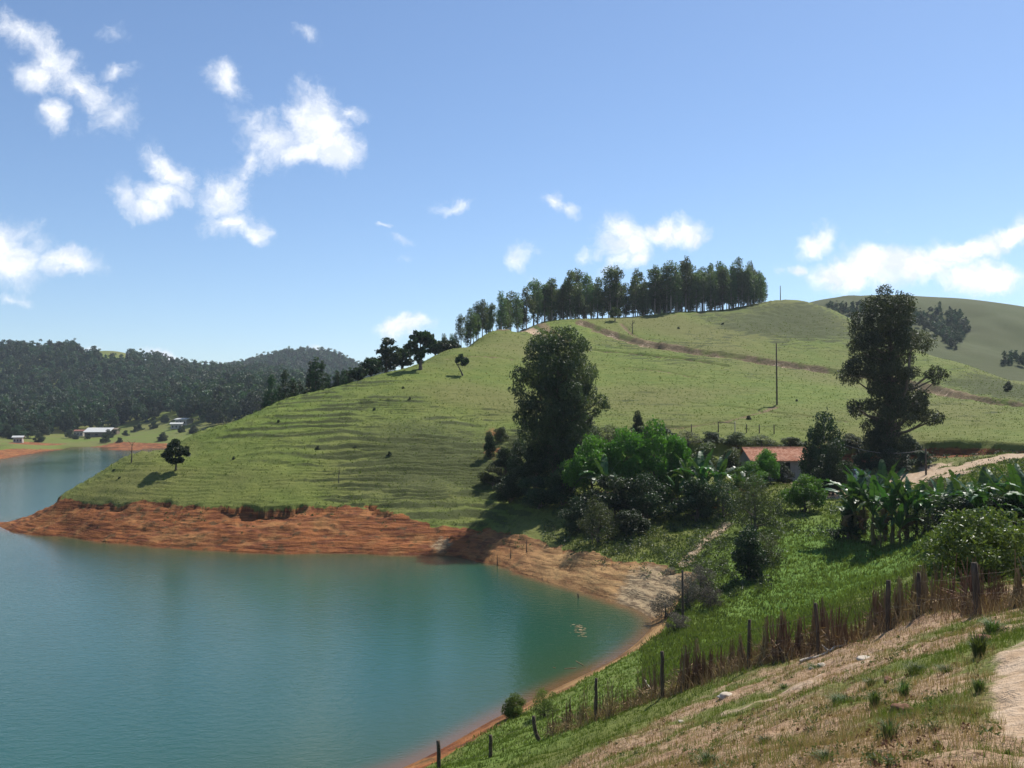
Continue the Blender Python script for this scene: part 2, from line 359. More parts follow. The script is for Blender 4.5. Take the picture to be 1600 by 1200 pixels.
def ground(X, Y, masks=False):
    X = np.asarray(X, float); Y = np.asarray(Y, float)
    z = base_z(X, Y); u = X / np.maximum(Y, 1.0)
    # yard cut level for the house, and the cut bank behind yard and road
    dh = np.hypot((X - HOUSE_C[0] - 1.0) / 1.45, np.where(Y < HOUSE_C[1], (Y - HOUSE_C[1]) / 1.9, Y - HOUSE_C[1]))
    k = 1 - sstep(4.6, 7.5, dh); z = z * (1 - k) + BENCH_Z * k
    db, sb = poly_dist(X, Y, BANK); wob = (fbm(X / 2.5, Y / 2.5, 5) - 0.5) * 1.6
    s = db * sb + wob
    cut = sstep(-0.3, 1.1, s) * (1 - sstep(3.0, 10.0, s)) * (Y > 60)
    cut *= sstep(10, 20, X)
    z = z - 1.5 * cut
    dr, _ = poly_dist(X, Y, ROAD); road = 1 - sstep(1.7, 3.0, dr + (fbm(X / 1.5, Y / 1.5, 9) - .5) * 1.4)
    # spurs and hollows on the far pasture hill
    ff = sstep(330, 390, Y) * (1 - sstep(470, 520, Y)) * sstep(90, 150, X)
    z = z + ff * (9.0 * (fbm(X / 46, Y / 130, 82, 3) - .5) * 2 + 3.0 * (fbm(X / 14, Y / 26, 83, 3) - .5))
    # drawdown bank round the reservoir
    farside = sstep(58, 66, Y)
    zt = (1.75 + 1.5 * sstep(0.02, -0.10, u)) if False else 1.75 + 1.5 * (1 - sstep(-0.16, 0.02, u))
    zt = (0.38 * (1 - farside) + zt * farside) * (0.72 + 0.40 * fbm(X / 7, Y / 7, 21, 5) + 0.22 * fbm(X / 1.1, Y / 1.1, 22, 3))
    zt = np.where(Y > 280, 1.5 + 0 * zt, zt)
    # grassy tongue running down beside the inlet
    tong = np.exp(-((u + 0.072) / 0.030) ** 2) * farside * (Y < 120); zt = zt * (1 - 0.16 * tong)
    near = (Y < 280)
    z = z - 0.95 * sstep(.30, .75, fbm(X / 6, Y / 6, 36)) * (1 - sstep(-0.17, -0.08, u)) * sstep(0.45 * zt, 0.95 * zt, z) * (1 - sstep(zt, zt + 0.06, z)) * farside * near * (z > 0) * (zt > 1.2)
    band = (1 - sstep(zt - 0.12, zt + 0.2, z))
    # erosion ledges in the bare bank
    st = z / 0.34 + 2.2 * fbm(X / 9, Y / 9, 31)
    z = z + band * farside * near * (z > 0.05) * (0.075 + 0.05 * sstep(-0.04, 0.05, u)) * np.sin(2 * math.pi * st) * (0.4 + fbm(X / 4, Y / 4, 33))
    z = z + band * farside * near * (z > 0.1) * ((fbm(X / 1.3, Y / 1.3, 34) - 0.5) * 0.5 + (fbm(X / 5, Y / 2.5, 37) - .5) * 1.3 * sstep(.3, 1.4, z))
    # cattle terracettes on the steep grass
    hill = sstep(84, 92, Y) * (1 - band) * (1 - road) * sstep(9, 16, np.hypot(X - HOUSE_C[0], Y - HOUSE_C[1])) * (Y < 360)
    rough = sstep(0.38, 0.62, fbm(X / 34 + 3, Y / 34, 41, 3))
    px = 800 + u * 1450
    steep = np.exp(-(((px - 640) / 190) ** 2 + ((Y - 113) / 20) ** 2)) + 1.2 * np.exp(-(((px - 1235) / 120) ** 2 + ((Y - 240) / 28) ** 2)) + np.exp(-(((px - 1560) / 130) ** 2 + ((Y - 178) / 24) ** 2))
    amt = np.clip(0.46 + 0.38 * rough + 0.75 * steep, 0, 1.2) * (1 - 0.75 * np.exp(-(((px - 1180) / 260) ** 2 + ((Y - 145) / 40) ** 2)))
    t1 = z / 0.74 + 2.4 * fbm(X / 26, Y / 26, 51, 3) + 1.3 * fbm(X / 7, Y / 4, 52, 3)
    t2 = z / 0.31 + 3.0 * fbm(X / 18, Y / 18, 53, 3) + 1.4 * fbm(X / 5, Y / 3, 54, 3)
    g1 = sstep(0.38, 0.62, fbm(X / 8, Y / 5, 55)); g2 = sstep(0.34, 0.58, fbm(X / 5, Y / 4, 56))
    z = z + hill * amt * (0.74 * 0.15 * np.sin(2 * math.pi * t1) * g1 + 0.31 * 0.40 * np.sin(2 * math.pi * t2) * g2)
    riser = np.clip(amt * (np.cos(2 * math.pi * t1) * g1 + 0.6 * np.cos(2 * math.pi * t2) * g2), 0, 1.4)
    z = z + hill * (fbm(X / 2.2, Y / 2.2, 57) - 0.5) * 0.44 * (0.5 + 0.5 * amt)
    # tracks and ditches
    dt, sd_t = poly_dist(X, Y, TRACK); wt = (fbm(X / 3, Y / 3, 61) - .5) * 3.2
    track = 1 - sstep(0.5, 2.1, dt + wt); z = z - 0.45 * track
    scarp = sstep(0.3, 1.7, dt) * (1 - sstep(1.7, 5.0, dt)) * (sd_t < 0); z = z + 0.8 * scarp
    dd, sd_d = poly_dist(X, Y, DITCH); ditch = 1 - sstep(0.4, 1.5, dd + (fbm(X / 3, Y / 3, 62) - .5) * 0.8); z = z - 0.75 * ditch
    dhr, sd_h = poly_dist(X, Y, HILLROAD); hr = 1 - sstep(1.6, 2.8, dhr); z = z - 0.3 * hr
    hsc = sstep(2.0, 3.6, dhr) * (1 - sstep(3.6, 8, dhr)) * (sd_h < 0); z = z + 0.45 * hsc
    lines = np.zeros(z.shape)
    for ln_ in LINES:
        dl, _ = poly_dist(X, Y, ln_); q = 1 - sstep(0.25, 0.85, dl + (fbm(X / 2, Y / 2, 63) - .5) * 0.7); z = z - 0.32 * q; lines = np.maximum(lines, q)
    # near bank: clods and hummocks
    nf = 1 - sstep(46, 60, Y)
    z = z + nf * sstep(0.1, 0.8, z) * ((fbm(X / 2.4, Y / 2.4, 71) - .5) * 0.34 + (fbm(X / .55, Y / .55, 72) - .5) * 0.2)
    vf = sstep(40, 50, Y) * (1 - sstep(86, 96, Y)) * (1 - band)
    z = z + vf * ((fbm(X / 3.0, Y / 3.0, 73) - .5) * 0.6 + (fbm(X / .9, Y / .9, 74) - .5) * 0.25)
    if not masks: return z
    dg, _ = poly_dist(X, Y, GOAT); goat = 1 - sstep(0.3, 1.1, dg)
    dp, _ = poly_dist(X, Y, PATH_NEAR); pathn = (1 - sstep(0.3, 1.5, dp + (fbm(X / 1.2, Y / 1.2, 75) - .5) * 1.6))
    bankface = sstep(0.0, 0.8, s) * (1 - sstep(2.0, 3.8, s)) * (Y > 60) * sstep(34, 44, X)
    gully = np.exp(-(((px - 770) / 26) ** 2 + ((Y - 117) / 11) ** 2)) * sstep(.36, .56, fbm(X / 3.2, Y / 3.2, 77))
    red = np.clip(band * (z > -3) * (Y < 420) + 0.95 * bankface + 0.6 * gully, 0, 1.2)
    brown = np.clip((0.35 + 0.7 * fbm(X / 6, Y / 6, 84)) * track + 0.7 * lines + 0.9 * ditch + 0.35 * scarp + 0.8 * hsc + 0.7 * goat, 0, 1)
    red = np.where((Y > 280) & (X > -200) & (X < -176), red * 0.2, red)
    yard = (1 - sstep(6.0, 11.0, np.hypot((X - 37) / 1.3, Y - 93))) * sstep(.40, .62, fbm(X / 3, Y / 3, 78))
    corner = sstep(0.475, 0.55, u) * (1 - sstep(0.68, 0.85, u)) * (Y > 2) * (1 - sstep(10, 15, Y)) * (1 - sstep(0.4, 0.62, fbm(X / 1.6 + 5, Y / 1.6, 79)) * 0.8)
    sand = np.clip(road + 0.95 * hr + 0.45 * pathn + 0.8 * yard + corner + 0.5 * goat + 0.5 * track * sstep(.5, .6, fbm(X / 2, Y / 2, 80)), 0, 1)
    lush = sstep(40, 50, Y) * (1 - sstep(84, 92, Y)) * (1 - band) * sstep(0.10, 0.22, u)
    lush = lush * (0.35 + 0.65 * np.exp(-(((px - 1300) / 170) ** 2 + ((Y - 62) / 12) ** 2)))
    lush = np.maximum(lush, 0.5 * nf * sstep(0.35, .7, z) * (1 - sstep(2.2, 5.0, z)) * (Y > 27))
    dry = nf * sstep(3.2, 6.5, z) * (1 - sstep(24, 31, Y)) * np.clip(-0.1 + 1.5 * fbm(X / 2.2, Y / 2.2, 76, 5), 0, 1)
    grey = np.exp(-(((px - 1015) / 62) ** 2 + ((Y - 65) / 5.5) ** 2)) + 0.55 * np.exp(-(((px - 690) / 26) ** 2 + ((Y - 89) / 2.0) ** 2))
    scrub = np.where((Y > 322) & (X > 60), 0.75 + 0.9 * fbm(X / 40, Y / 40, 81), hill * np.clip(0.1 + 0.3 * rough + 0.6 * steep + 0.7 * riser, 0, 1.4))  # scrub tone: weedier grass, with steep-flank shade put into the colour
    tan = sstep(-0.06, 0.06, u) * (Y < 130)
    return z, dict(red=red, sand=sand, lush=np.where(band > .5, tan, lush), dry=dry, grey=np.clip(grey, 0, 1) * band, scrub=scrub, band=band, brown=brown)

def rows_between(*segs):
    out = []
    for a, b, n in segs: out.append(np.exp(np.linspace(math.log(a + OFF), math.log(b + OFF), n, endpoint=False)) - OFF)
    return np.concatenate(out + [[segs[-1][1]]])
def grid_mesh(name, us, Ys, off=OFF):
    U, Yg = np.meshgrid(us, Ys); Xg = U * (Yg + off)
    z, mk = ground(Xg.ravel(), Yg.ravel(), True)
    nu, nv = len(us), len(Ys)
    i = (np.arange(nv - 1)[:, None] * nu + np.arange(nu - 1)[None]).ravel()
    F = np.stack([i, i + 1, i + nu + 1, i + nu], 1)
    V = np.stack([Xg.ravel(), Yg.ravel(), z], 1)
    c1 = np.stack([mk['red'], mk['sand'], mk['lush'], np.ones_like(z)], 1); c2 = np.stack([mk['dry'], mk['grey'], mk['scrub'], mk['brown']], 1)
    return V, F, c1, c2
UC = np.concatenate([np.linspace(-0.95, -0.56, 45, endpoint=False), np.linspace(-0.56, 0.56, 720, endpoint=False), np.linspace(0.56, 0.95, 45)])
YR = rows_between((-14, 6, 40), (6, 40, 190), (40, 84, 85), (84, 135, 205), (135, 215, 125), (215, 330, 85))
Vn, Fn, c1n, c2n = grid_mesh('ground', UC, YR)
UF = np.linspace(-1.15, 1.15, 420); YF = rows_between((322, 700, 150), (700, 1700, 80))
Vf, Ff, c1f, c2f = grid_mesh('hills', UF, YF)
Vf[:420, 2] -= 0.6

# ---------------------------------------------------------------- ground material
def ground_material(name, far=False):
    t = NT(name); p = t.pos()
    c1 = t.node('ShaderNodeSeparateColor'); t.L.new(t.attr('mask_a', 'Color'), c1.inputs[0])
    c2 = t.node('ShaderNodeSeparateColor'); t.L.new(t.attr('mask_b', 'Color'), c2.inputs[0])
    brown = t.attr('mask_b', 'Alpha')
    red, sand, lush = c1.outputs; dry, grey, scrub = c2.outputs
    n_big = t.noise(p, 0.035, 3); n_mid = t.noise(p, 0.35, 5, 0.6); n_small = t.noise(p, 2.2, 5, 0.65); n_fine = t.noise(p, 9.0, 4, 0.7)
    def edge(mask, amt=0.7, lo=0.38, hi=0.62, n=None):
        v = t.math('ADD', mask, t.math('MULTIPLY_ADD', n or n_small, amt, -0.5 * amt)); return t.step(v, lo, hi)
    g = t.mix(t.step(n_mid, 0.3, 0.7), (0.100, 0.143, 0.023), (0.146, 0.178, 0.036))
    g = t.mix(t.step(n_big, 0.35, 0.65), g, t.mix(0.7, g, (0.150, 0.140, 0.048)))
    g = t.mix(t.math('MULTIPLY', t.step(n_small, 0.5, 0.72), 0.55), g, (0.075, 0.10, 0.022))
    g = t.mix(t.math('MULTIPLY', t.step(t.math('ADD', scrub, t.math('MULTIPLY_ADD', n_small, 0.9, -0.45)), 0.45, 1.0), 0.9), g, (0.060, 0.070, 0.024))  # darker olive for scrub; also paints the shade of the steep flanks
    lg = t.mix(t.step(n_small, 0.35, 0.65), (0.085, 0.165, 0.024), (0.135, 0.215, 0.042))
    g = t.mix(edge(lush, 0.55, 0.25, 0.75), g, lg)
    d = t.mix(t.step(n_small, 0.3, 0.7), (0.27, 0.165, 0.096), (0.40, 0.28, 0.175))
    d = t.mix(t.step(n_fine, 0.5, 0.66), d, (0.135, 0.075, 0.042))
    g = t.mix(edge(dry, 0.9, 0.36, 0.64), g, d)
    # bare lateritic soil with level bands
    sc = t.scale(p, (0.22, 0.22, 3.4)); st = t.noise(sc, 1.5, 5, 0.6, 0.3)
    r = t.mix(t.step(st, 0.36, 0.62), (0.125, 0.042, 0.020), (0.28, 0.105, 0.036))
    r = t.mix(t.math('MULTIPLY', t.step(n_mid, 0.48, 0.68), 0.75), r, (0.36, 0.18, 0.065))
    r = t.mix(t.math('MULTIPLY', t.step(n_fine, 0.5, 0.68), 0.6), r, (0.13, 0.05, 0.025))
    r = t.mix(t.math('MULTIPLY', t.step(t.noise(p, 0.9, 4), 0.54, 0.66), 0.75), r, (0.075, 0.052, 0.024))
    gr = t.mix(t.step(t.noise(t.scale(p, (0.6, 0.6, 6.0)), 2.0, 4), 0.42, 0.56), (0.17, 0.12, 0.07), (0.35, 0.26, 0.15))
    r = t.mix(t.math('MULTIPLY', lush, 0.8), r, t.mix(t.step(st, 0.36, 0.62), (0.17, 0.095, 0.040), (0.37, 0.24, 0.105)))
    r = t.mix(edge(grey, 0.6, 0.3, 0.6), r, gr)
    g = t.mix(t.math('MULTIPLY', edge(brown, 0.8, 0.3, 0.7), 0.85), g, t.mix(t.step(n_small, 0.35, 0.65), (0.115, 0.075, 0.042), (0.24, 0.165, 0.10)))
    c = t.mix(edge(red, 0.5), g, r)
    s = t.mix(t.step(n_small, 0.35, 0.65), (0.36, 0.25, 0.155), (0.48, 0.36, 0.25))
    c = t.mix(edge(sand, 0.7), c, s)
    sp = t.node('ShaderNodeSeparateXYZ'); t.L.new(p, sp.inputs[0])
    wet = t.math('SUBTRACT', 1.0, t.step(sp.outputs[2], 0.03, 0.22))
    c = t.mix(t.math('MULTIPLY', wet, 0.55), c, t.mix(1.0, c, (0.55, 0.5, 0.45), 'MULTIPLY'))
    h = t.math('ADD', t.math('MULTIPLY', n_small, 0.6), t.math('MULTIPLY', n_fine, 0.35))
    h = t.math('ADD', h, t.math('MULTIPLY', t.math('MULTIPLY', st, red), 0.9))
    b = t.bump(h, 0.85, 0.35 if far else 0.22)
    return t.finish(t.pbsdf(c, 0.93, 0.12, b))
GROUND = ground_material('ground_soil_and_grass')
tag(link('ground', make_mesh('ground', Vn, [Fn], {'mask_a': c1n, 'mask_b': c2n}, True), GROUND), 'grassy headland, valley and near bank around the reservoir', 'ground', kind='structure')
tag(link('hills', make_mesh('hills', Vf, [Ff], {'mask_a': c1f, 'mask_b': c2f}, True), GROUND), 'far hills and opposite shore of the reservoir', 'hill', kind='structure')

# ---------------------------------------------------------------- the reservoir
def lake_material():
    t = NT('reservoir_water'); p = t.pos()
    sh = t.attr('shallow')
    n = t.noise(p, 0.018, 3)
    deep = t.mix(t.step(n, 0.35, 0.65), (0.012, 0.066, 0.048), (0.018, 0.082, 0.060))
    c = t.mix(t.step(t.attr('basin'), 0.08, 0.75), deep, (0.030, 0.070, 0.036))
    c = t.mix(t.step(sh, 0.22, 0.95), c, (0.13, 0.075, 0.034))
    w1 = t.noise(t.scale(p, (1.0, 1.6, 1.0)), 1.6, 4, 0.6, 0.4); w2 = t.noise(t.scale(p, (1.0, 1.5, 1.0)), 6.5, 3, 0.6)
    gust = t.step(t.noise(t.scale(p, (1.0, 0.35, 1.0)), 0.03, 3), 0.35, 0.65)
    h = t.math('ADD', t.math('MULTIPLY', w1, 0.75), t.math('MULTIPLY', w2, 0.25))
    h = t.math('MULTIPLY', h, t.math('MULTIPLY_ADD', gust, 0.6, 0.6))
    b = t.bump(h, 0.6, 0.055)
    s = t.pbsdf(c, 0.07, 0.5, b); s.inputs['IOR'].default_value = 1.333
    return t.finish(s)
UL = np.linspace(-2.2, 1.0, 300); YL = rows_between((-13, 110, 170), (110, 900, 90))
U_, Y_ = np.meshgrid(UL, YL); X_ = U_ * (Y_ + OFF)
depth = -ground(X_.ravel(), Y_.ravel())
i_ = (np.arange(len(YL) - 1)[:, None] * len(UL) + np.arange(len(UL) - 1)[None]).ravel()
F_ = np.stack([i_, i_ + 1, i_ + len(UL) + 1, i_ + len(UL)], 1)
keep = (depth[F_] > -1.2).any(1); F_ = F_[keep]                       # only where there is a basin to fill
lake_me = make_mesh('lake', np.stack([X_.ravel(), Y_.ravel(), 0 * depth], 1), [F_], {'shallow': np.exp(-np.clip(depth, 0, 50) / 0.42), 'basin': np.exp(-np.clip(depth, 0, 50) / 1.9)}, True)
tag(link('lake', lake_me, lake_material()), 'teal reservoir water filling the valley', 'lake', kind='structure')


# ---------------------------------------------------------------- materials for things
def leaf_material(name, ca, cb, cc, trans=0.35, rough=0.5, spec=0.35, var=0.25):
    t = NT(name); tint = t.attr('tint')
    oi = t.node('ShaderNodeObjectInfo').outputs['Random']
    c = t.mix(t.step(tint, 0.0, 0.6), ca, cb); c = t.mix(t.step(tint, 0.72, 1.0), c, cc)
    hs = t.node('ShaderNodeHueSaturation'); t.L.new(c, hs.inputs['Color'])
    t.L.new(t.math('MULTIPLY_ADD', oi, 0.05 * var * 4, 0.5 - 0.025 * var * 4), hs.inputs['Hue'])
    t.L.new(t.math('MULTIPLY_ADD', oi, var * 2, 1.0 - var), hs.inputs['Value'])
    p = t.pbsdf(hs.outputs[0], rough, spec)
    tr = t.node('ShaderNodeBsdfTranslucent'); t.L.new(t.mix(1.0, hs.outputs[0], (1.15, 1.25, 0.6), 'MULTIPLY'), tr.inputs[0])
    m = t.node('ShaderNodeMixShader'); m.inputs[0].default_value = trans; t.L.new(p.outputs[0], m.inputs[1]); t.L.new(tr.outputs[0], m.inputs[2])
    return t.finish(m)
def rough_material(name, ca, cb, scale=(6, 6, 1.5), rough=0.9, bump=0.4, dist=0.02, spec=0.15):
    t = NT(name); o = t.objco()
    n = t.noise(t.scale(o, scale), 2.0, 5, 0.65)
    tint = t.attr('tint')
    c = t.mix(t.step(n, 0.32, 0.68), ca, cb)
    c = t.mix(1.0, c, t.node('ShaderNodeCombineColor').outputs[0], 'MIX') if False else c
    return t.finish(t.pbsdf(c, rough, spec, t.bump(n, bump, dist)))
M = dict(
    euc=leaf_material('eucalyptus_leaves', (0.032, 0.048, 0.020), (0.060, 0.082, 0.030), (0.12, 0.14, 0.05), 0.28),
    grove=leaf_material('grove_leaves', (0.055, 0.084, 0.038), (0.09, 0.13, 0.052), (0.14, 0.18, 0.075), 0.4, var=0.35),
    forest=leaf_material('forest_leaves', (0.022, 0.044, 0.018), (0.038, 0.072, 0.027), (0.068, 0.112, 0.04), 0.25, var=0.4),
    dark=leaf_material('dark_leaves', (0.018, 0.034, 0.013), (0.034, 0.058, 0.02), (0.06, 0.09, 0.03), 0.25),
    bright=leaf_material('bright_leaves', (0.05, 0.115, 0.014), (0.085, 0.185, 0.022), (0.13, 0.25, 0.04), 0.42, var=0.12),
    olive=leaf_material('olive_leaves', (0.045, 0.06, 0.022), (0.08, 0.10, 0.035), (0.12, 0.14, 0.06), 0.3),
    glossy=leaf_material('glossy_leaves', (0.07, 0.10, 0.022), (0.13, 0.17, 0.04), (0.25, 0.29, 0.11), 0.3, 0.42, 0.4, 0.05),
    banana=leaf_material('banana_leaf', (0.035, 0.075, 0.02), (0.05, 0.105, 0.026), (0.10, 0.2, 0.04), 0.3, 0.42, 0.4, 0.3),
    deadleaf=leaf_material('dry_banana_leaf', (0.12, 0.075, 0.04), (0.16, 0.10, 0.055), (0.22, 0.15, 0.08), 0.2, 0.8, 0.1),
    cane=leaf_material('dry_cane', (0.16, 0.098, 0.06), (0.28, 0.185, 0.11), (0.44, 0.33, 0.20), 0.12, 0.8, 0.1, 0.2),
    straw=leaf_material('straw', (0.24, 0.18, 0.09), (0.34, 0.27, 0.14), (0.46, 0.38, 0.22), 0.25, 0.8, 0.1),
    blade=leaf_material('grass_blades', (0.08, 0.115, 0.022), (0.125, 0.16, 0.034), (0.30, 0.21, 0.125), 0.3, 0.7, 0.15, 0.0),
    lush=leaf_material('lush_grass_blades', (0.085, 0.10, 0.030), (0.12, 0.165, 0.036), (0.20, 0.24, 0.07), 0.38, 0.6, 0.2, 0.0),
    weed=leaf_material('weed_leaves', (0.06, 0.085, 0.03), (0.10, 0.13, 0.045), (0.16, 0.17, 0.07), 0.3, 0.6, 0.2, 0.3),
    greybrush=leaf_material('grey_twigs', (0.10, 0.085, 0.065), (0.16, 0.14, 0.11), (0.24, 0.21, 0.17), 0.05, 0.9, 0.05),
    bark=rough_material('bark', (0.07, 0.055, 0.042), (0.16, 0.13, 0.10)),
    palebark=rough_material('pale_bark', (0.16, 0.135, 0.11), (0.34, 0.30, 0.25)),
    post=rough_material('weathered_post', (0.05, 0.038, 0.028), (0.13, 0.10, 0.075), (12, 12, 1.5), 0.92, 0.7, 0.02),
    pale_wood=rough_material('bleached_wood', (0.34, 0.29, 0.23), (0.52, 0.47, 0.39), (10, 10, 10)),
    pseudostem=rough_material('banana_stem', (0.09, 0.07, 0.035), (0.17, 0.15, 0.06), (5, 5, 1)),
    concrete=rough_material('concrete_pole', (0.24, 0.22, 0.20), (0.34, 0.32, 0.29), (4, 4, 1)),
    clod=rough_material('red_clod', (0.13, 0.062, 0.038), (0.27, 0.15, 0.095), (6, 6, 6), 0.95, 0.8, 0.04),
    stone=rough_material('pale_stone', (0.36, 0.30, 0.23), (0.52, 0.45, 0.36), (6, 6, 6), 0.95, 0.6, 0.02),
)

# ---------------------------------------------------------------- plant builders
def unit(v): return v / (np.linalg.norm(v, axis=-1, keepdims=True) + 1e-9)
def leaf_cards(mb, C, L, Wd, rng, droop=0.0, out=None, tint=None, pointy=True):
    """rhombic leaves (or sprays) at C with length L and width Wd, each its own face pair"""
    n = len(C)
    d = rng.normal(size=(n, 3)); d[:, 2] -= droop * 1.6
    if out is not None: d += out * 0.9
    d = unit(d); w = unit(np.cross(d, rng.normal(size=(n, 3))))
    L = np.broadcast_to(L, (n,))[:, None] * rng.uniform(0.65, 1.35, (n, 1)); Wd = np.broadcast_to(Wd, (n,))[:, None] * rng.uniform(0.7, 1.3, (n, 1))
    nrm = np.cross(d, w)
    a = C - d * L * 0.5; b = C + w * Wd * 0.5 + nrm * Wd * 0.12 - d * L * 0.06; c = C + d * L * 0.5; e = C - w * Wd * 0.5 + nrm * Wd * 0.12 - d * L * 0.06
    V = np.stack([a, b, c, e], 1).reshape(-1, 3); i = np.arange(n)[:, None] * 4
    t = rng.uniform(0, 1, n) if tint is None else np.clip(tint + rng.normal(0, 0.18, n), 0, 1)
    mb.add(V, np.concatenate([i + [0, 1, 2, 3]]), np.repeat(t, 4))
def clump_points(rng, center, rad, n, squash=0.8, shell=0.45):
    d = unit(rng.normal(size=(n, 3))); r = rng.uniform(shell ** 3, 1, n) ** (1 / 3)
    nz = 1 + 0.28 * np.sin(d[:, 0] * 5 + center[0] * 3) * np.cos(d[:, 1] * 5 + center[1] * 3)
    return center + d * (r * nz)[:, None] * np.array([rad, rad, rad * squash]), d
def profile_tree(seed, prof, n_clump, crad, n_leaf, leaf, trunk_r, trunk_top, lean=(0, 0), droop=0.4, squash=0.8, branch_from=0.25, depth=1.0, extra=(), fork=0, shellbias=0.45, limb_r=1.0):
    """prof: [(height, reach to -x, reach to +x)]; returns (trunk mesh, crown mesh)"""
    rng = np.random.default_rng(seed); tr = MB(); cr = MB()
    prof = np.array(prof, float); H = prof[-1, 0]; z0 = prof[0, 0]
    clumps = []
    tries = 0
    while len(clumps) < n_clump and tries < 6000:
        tries += 1
        z = rng.uniform(z0, H); l = np.interp(z, prof[:, 0], prof[:, 1]); r = np.interp(z, prof[:, 0], prof[:, 2])
        th = rng.uniform(0, 2 * math.pi); q = rng.uniform(0.0, 1) ** shellbias
        x = math.cos(th) * q; y = math.sin(th) * q * depth * (l + r) / 2
        x = x * (r if x > 0 else l)
        rad = rng.uniform(*crad)
        c = np.array([x * 0.86, y * 0.86, z])
        if all(np.linalg.norm(c - k[0]) > 0.55 * (rad + k[1]) for k in clumps): clumps.append((c, rad))
    clumps += [(np.array(c, float), r_) for c, r_ in extra]
    # trunk
    zz_ = np.linspace(-0.6, trunk_top, 9); w = np.cumsum(rng.normal(0, 0.04, (9, 2)), 0) * H * 0.06
    f = np.clip(zz_ / trunk_top, 0, 1)
    T = np.stack([lean[0] * f ** 1.3 + w[:, 0] * f, lean[1] * f + w[:, 1] * f, zz_], 1)
    rad_t = trunk_r * (1.0 - 0.72 * f) * (1 + 0.35 * np.exp(-np.maximum(zz_, 0) / (0.06 * H)))
    tr.tube(T, rad_t, 8)
    for k in range(fork):
        i0 = 2 + k % 3; a = rng.uniform(0, 6.28); ln = rng.uniform(0.35, 0.6) * H
        e = T[i0] + np.array([math.cos(a) * ln * 0.3, math.sin(a) * ln * 0.3, ln]); mid = (T[i0] + e) / 2 + np.array([math.cos(a), math.sin(a), 0]) * ln * 0.09
        tr.tube(np.stack([T[i0], mid, e]), [rad_t[i0] * 0.6, rad_t[i0] * 0.4, rad_t[i0] * 0.12], 6)
    for c, rad in clumps:
        zs = max(z0 * branch_from * 2, min(c[2] - 0.35 * np.hypot(c[0], c[1]) - 0.4 * rad, trunk_top * 0.97)) if branch_from else 0.1
        zs = min(max(zs, 0.15 * trunk_top), trunk_top * 0.97)
        s = np.array([np.interp(zs, zz_, T[:, 0]), np.interp(zs, zz_, T[:, 1]), zs]); e = c
        mid = (s + e) / 2 + np.array([0, 0, -0.08 * np.linalg.norm(e - s)]) + rng.normal(0, 0.05, 3) * np.linalg.norm(e - s)
        r0 = min(np.interp(zs, zz_, rad_t) * 0.5, 0.035 * np.linalg.norm(e - s) + 0.02) * limb_r
        tr.tube(np.stack([s, mid, e]), [r0, r0 * 0.65, r0 * 0.2], 5, cap=False)
        n = int(n_leaf * (rad / np.mean(crad)) ** 2)
        C, out = clump_points(rng, c, rad, n, squash)
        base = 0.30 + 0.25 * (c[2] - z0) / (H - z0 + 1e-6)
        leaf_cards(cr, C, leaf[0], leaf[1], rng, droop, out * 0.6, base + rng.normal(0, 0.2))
    return tr.mesh('trunk', True), cr.mesh('crown')
def plant(name, loc, meshes, mats, label, cat, group=None, sc=(1, 1, 1), rz=0.0, parts=('trunk', 'crown')):
    o = thing(name, loc, label, cat, group, rz, sc)
    for pn, me, mt in zip(parts, meshes, mats):
        if me is not None: link(pn, me, mt, o)
    return o
def at_px(x, y, sink=0.05):
    p = hit_base(x, y, ground); return np.array([p[0], p[1], float(ground(np.array([p[0]]), np.array([p[1]]))[0]) - sink])
def at_col(x, D, sink=0.05):
    X = (x - 800.0) / F_PX * D * 1.0
    return np.array([X, D, float(ground(np.array([X]), np.array([float(D)]))[0]) - sink])
def mpp(p): return p[1] / F_PX        # metres for one photo pixel at that distance

# ---------------------------------------------------------------- the two great eucalypts
rs = random.Random(7)
pA = at_col(868, 97.0, 0.2)
meA = profile_tree(11, [(2.2,1.6,1.5),(4.0,2.9,2.7),(6,4.6,4.0),(8.5,5.5,5.0),(10.5,5.2,5.3),(12.5,4.7,5.0),(14.3,4.0,4.2),(15.4,2.9,3.1),(16.0,1.8,2.0)], 88, (0.8,1.6), 620, (0.34,0.105), 0.42, 14.0, (0.3,0), 0.55, 0.85, 0.3, 0.85, [((5.0,0.2,8.8),0.95),((4.6,-0.3,7.6),0.6),((5.6,0.3,8.2),0.55)], 2)
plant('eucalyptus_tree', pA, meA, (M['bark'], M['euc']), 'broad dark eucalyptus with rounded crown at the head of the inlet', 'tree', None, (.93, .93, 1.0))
pB = at_col(1388, 107.0, 0.2)
meB = profile_tree(12, [(1.0,2.1,1.8),(3.5,2.6,2.4),(5.0,3.8,5.2),(6.5,5.0,6.4),(7.6,4.6,5.0),(8.8,3.2,3.0),(10.0,5.4,3.6),(12.0,6.1,4.0),(14.0,5.2,4.5),(16.0,4.0,4.6),(18.0,3.0,3.8),(19.2,1.9,1.5),(20.2,0.7,0.5)], 94, (0.8,1.55), 620, (0.34,0.105), 0.46, 17.5, (0.2,0), 0.55, 0.85, 0.25, 0.8, [((5.6,0.2,10.6),0.85),((6.4,0.0,10.2),0.7),((4.8,0.3,10.2),0.6),((5.4,-.2,9.5),0.6),((5.9,.3,5.2),.8)], 2)
plant('eucalyptus_tree', pB, meB, (M['bark'], M['euc']), 'tall irregular dark eucalyptus standing above the dirt road bank', 'tree')

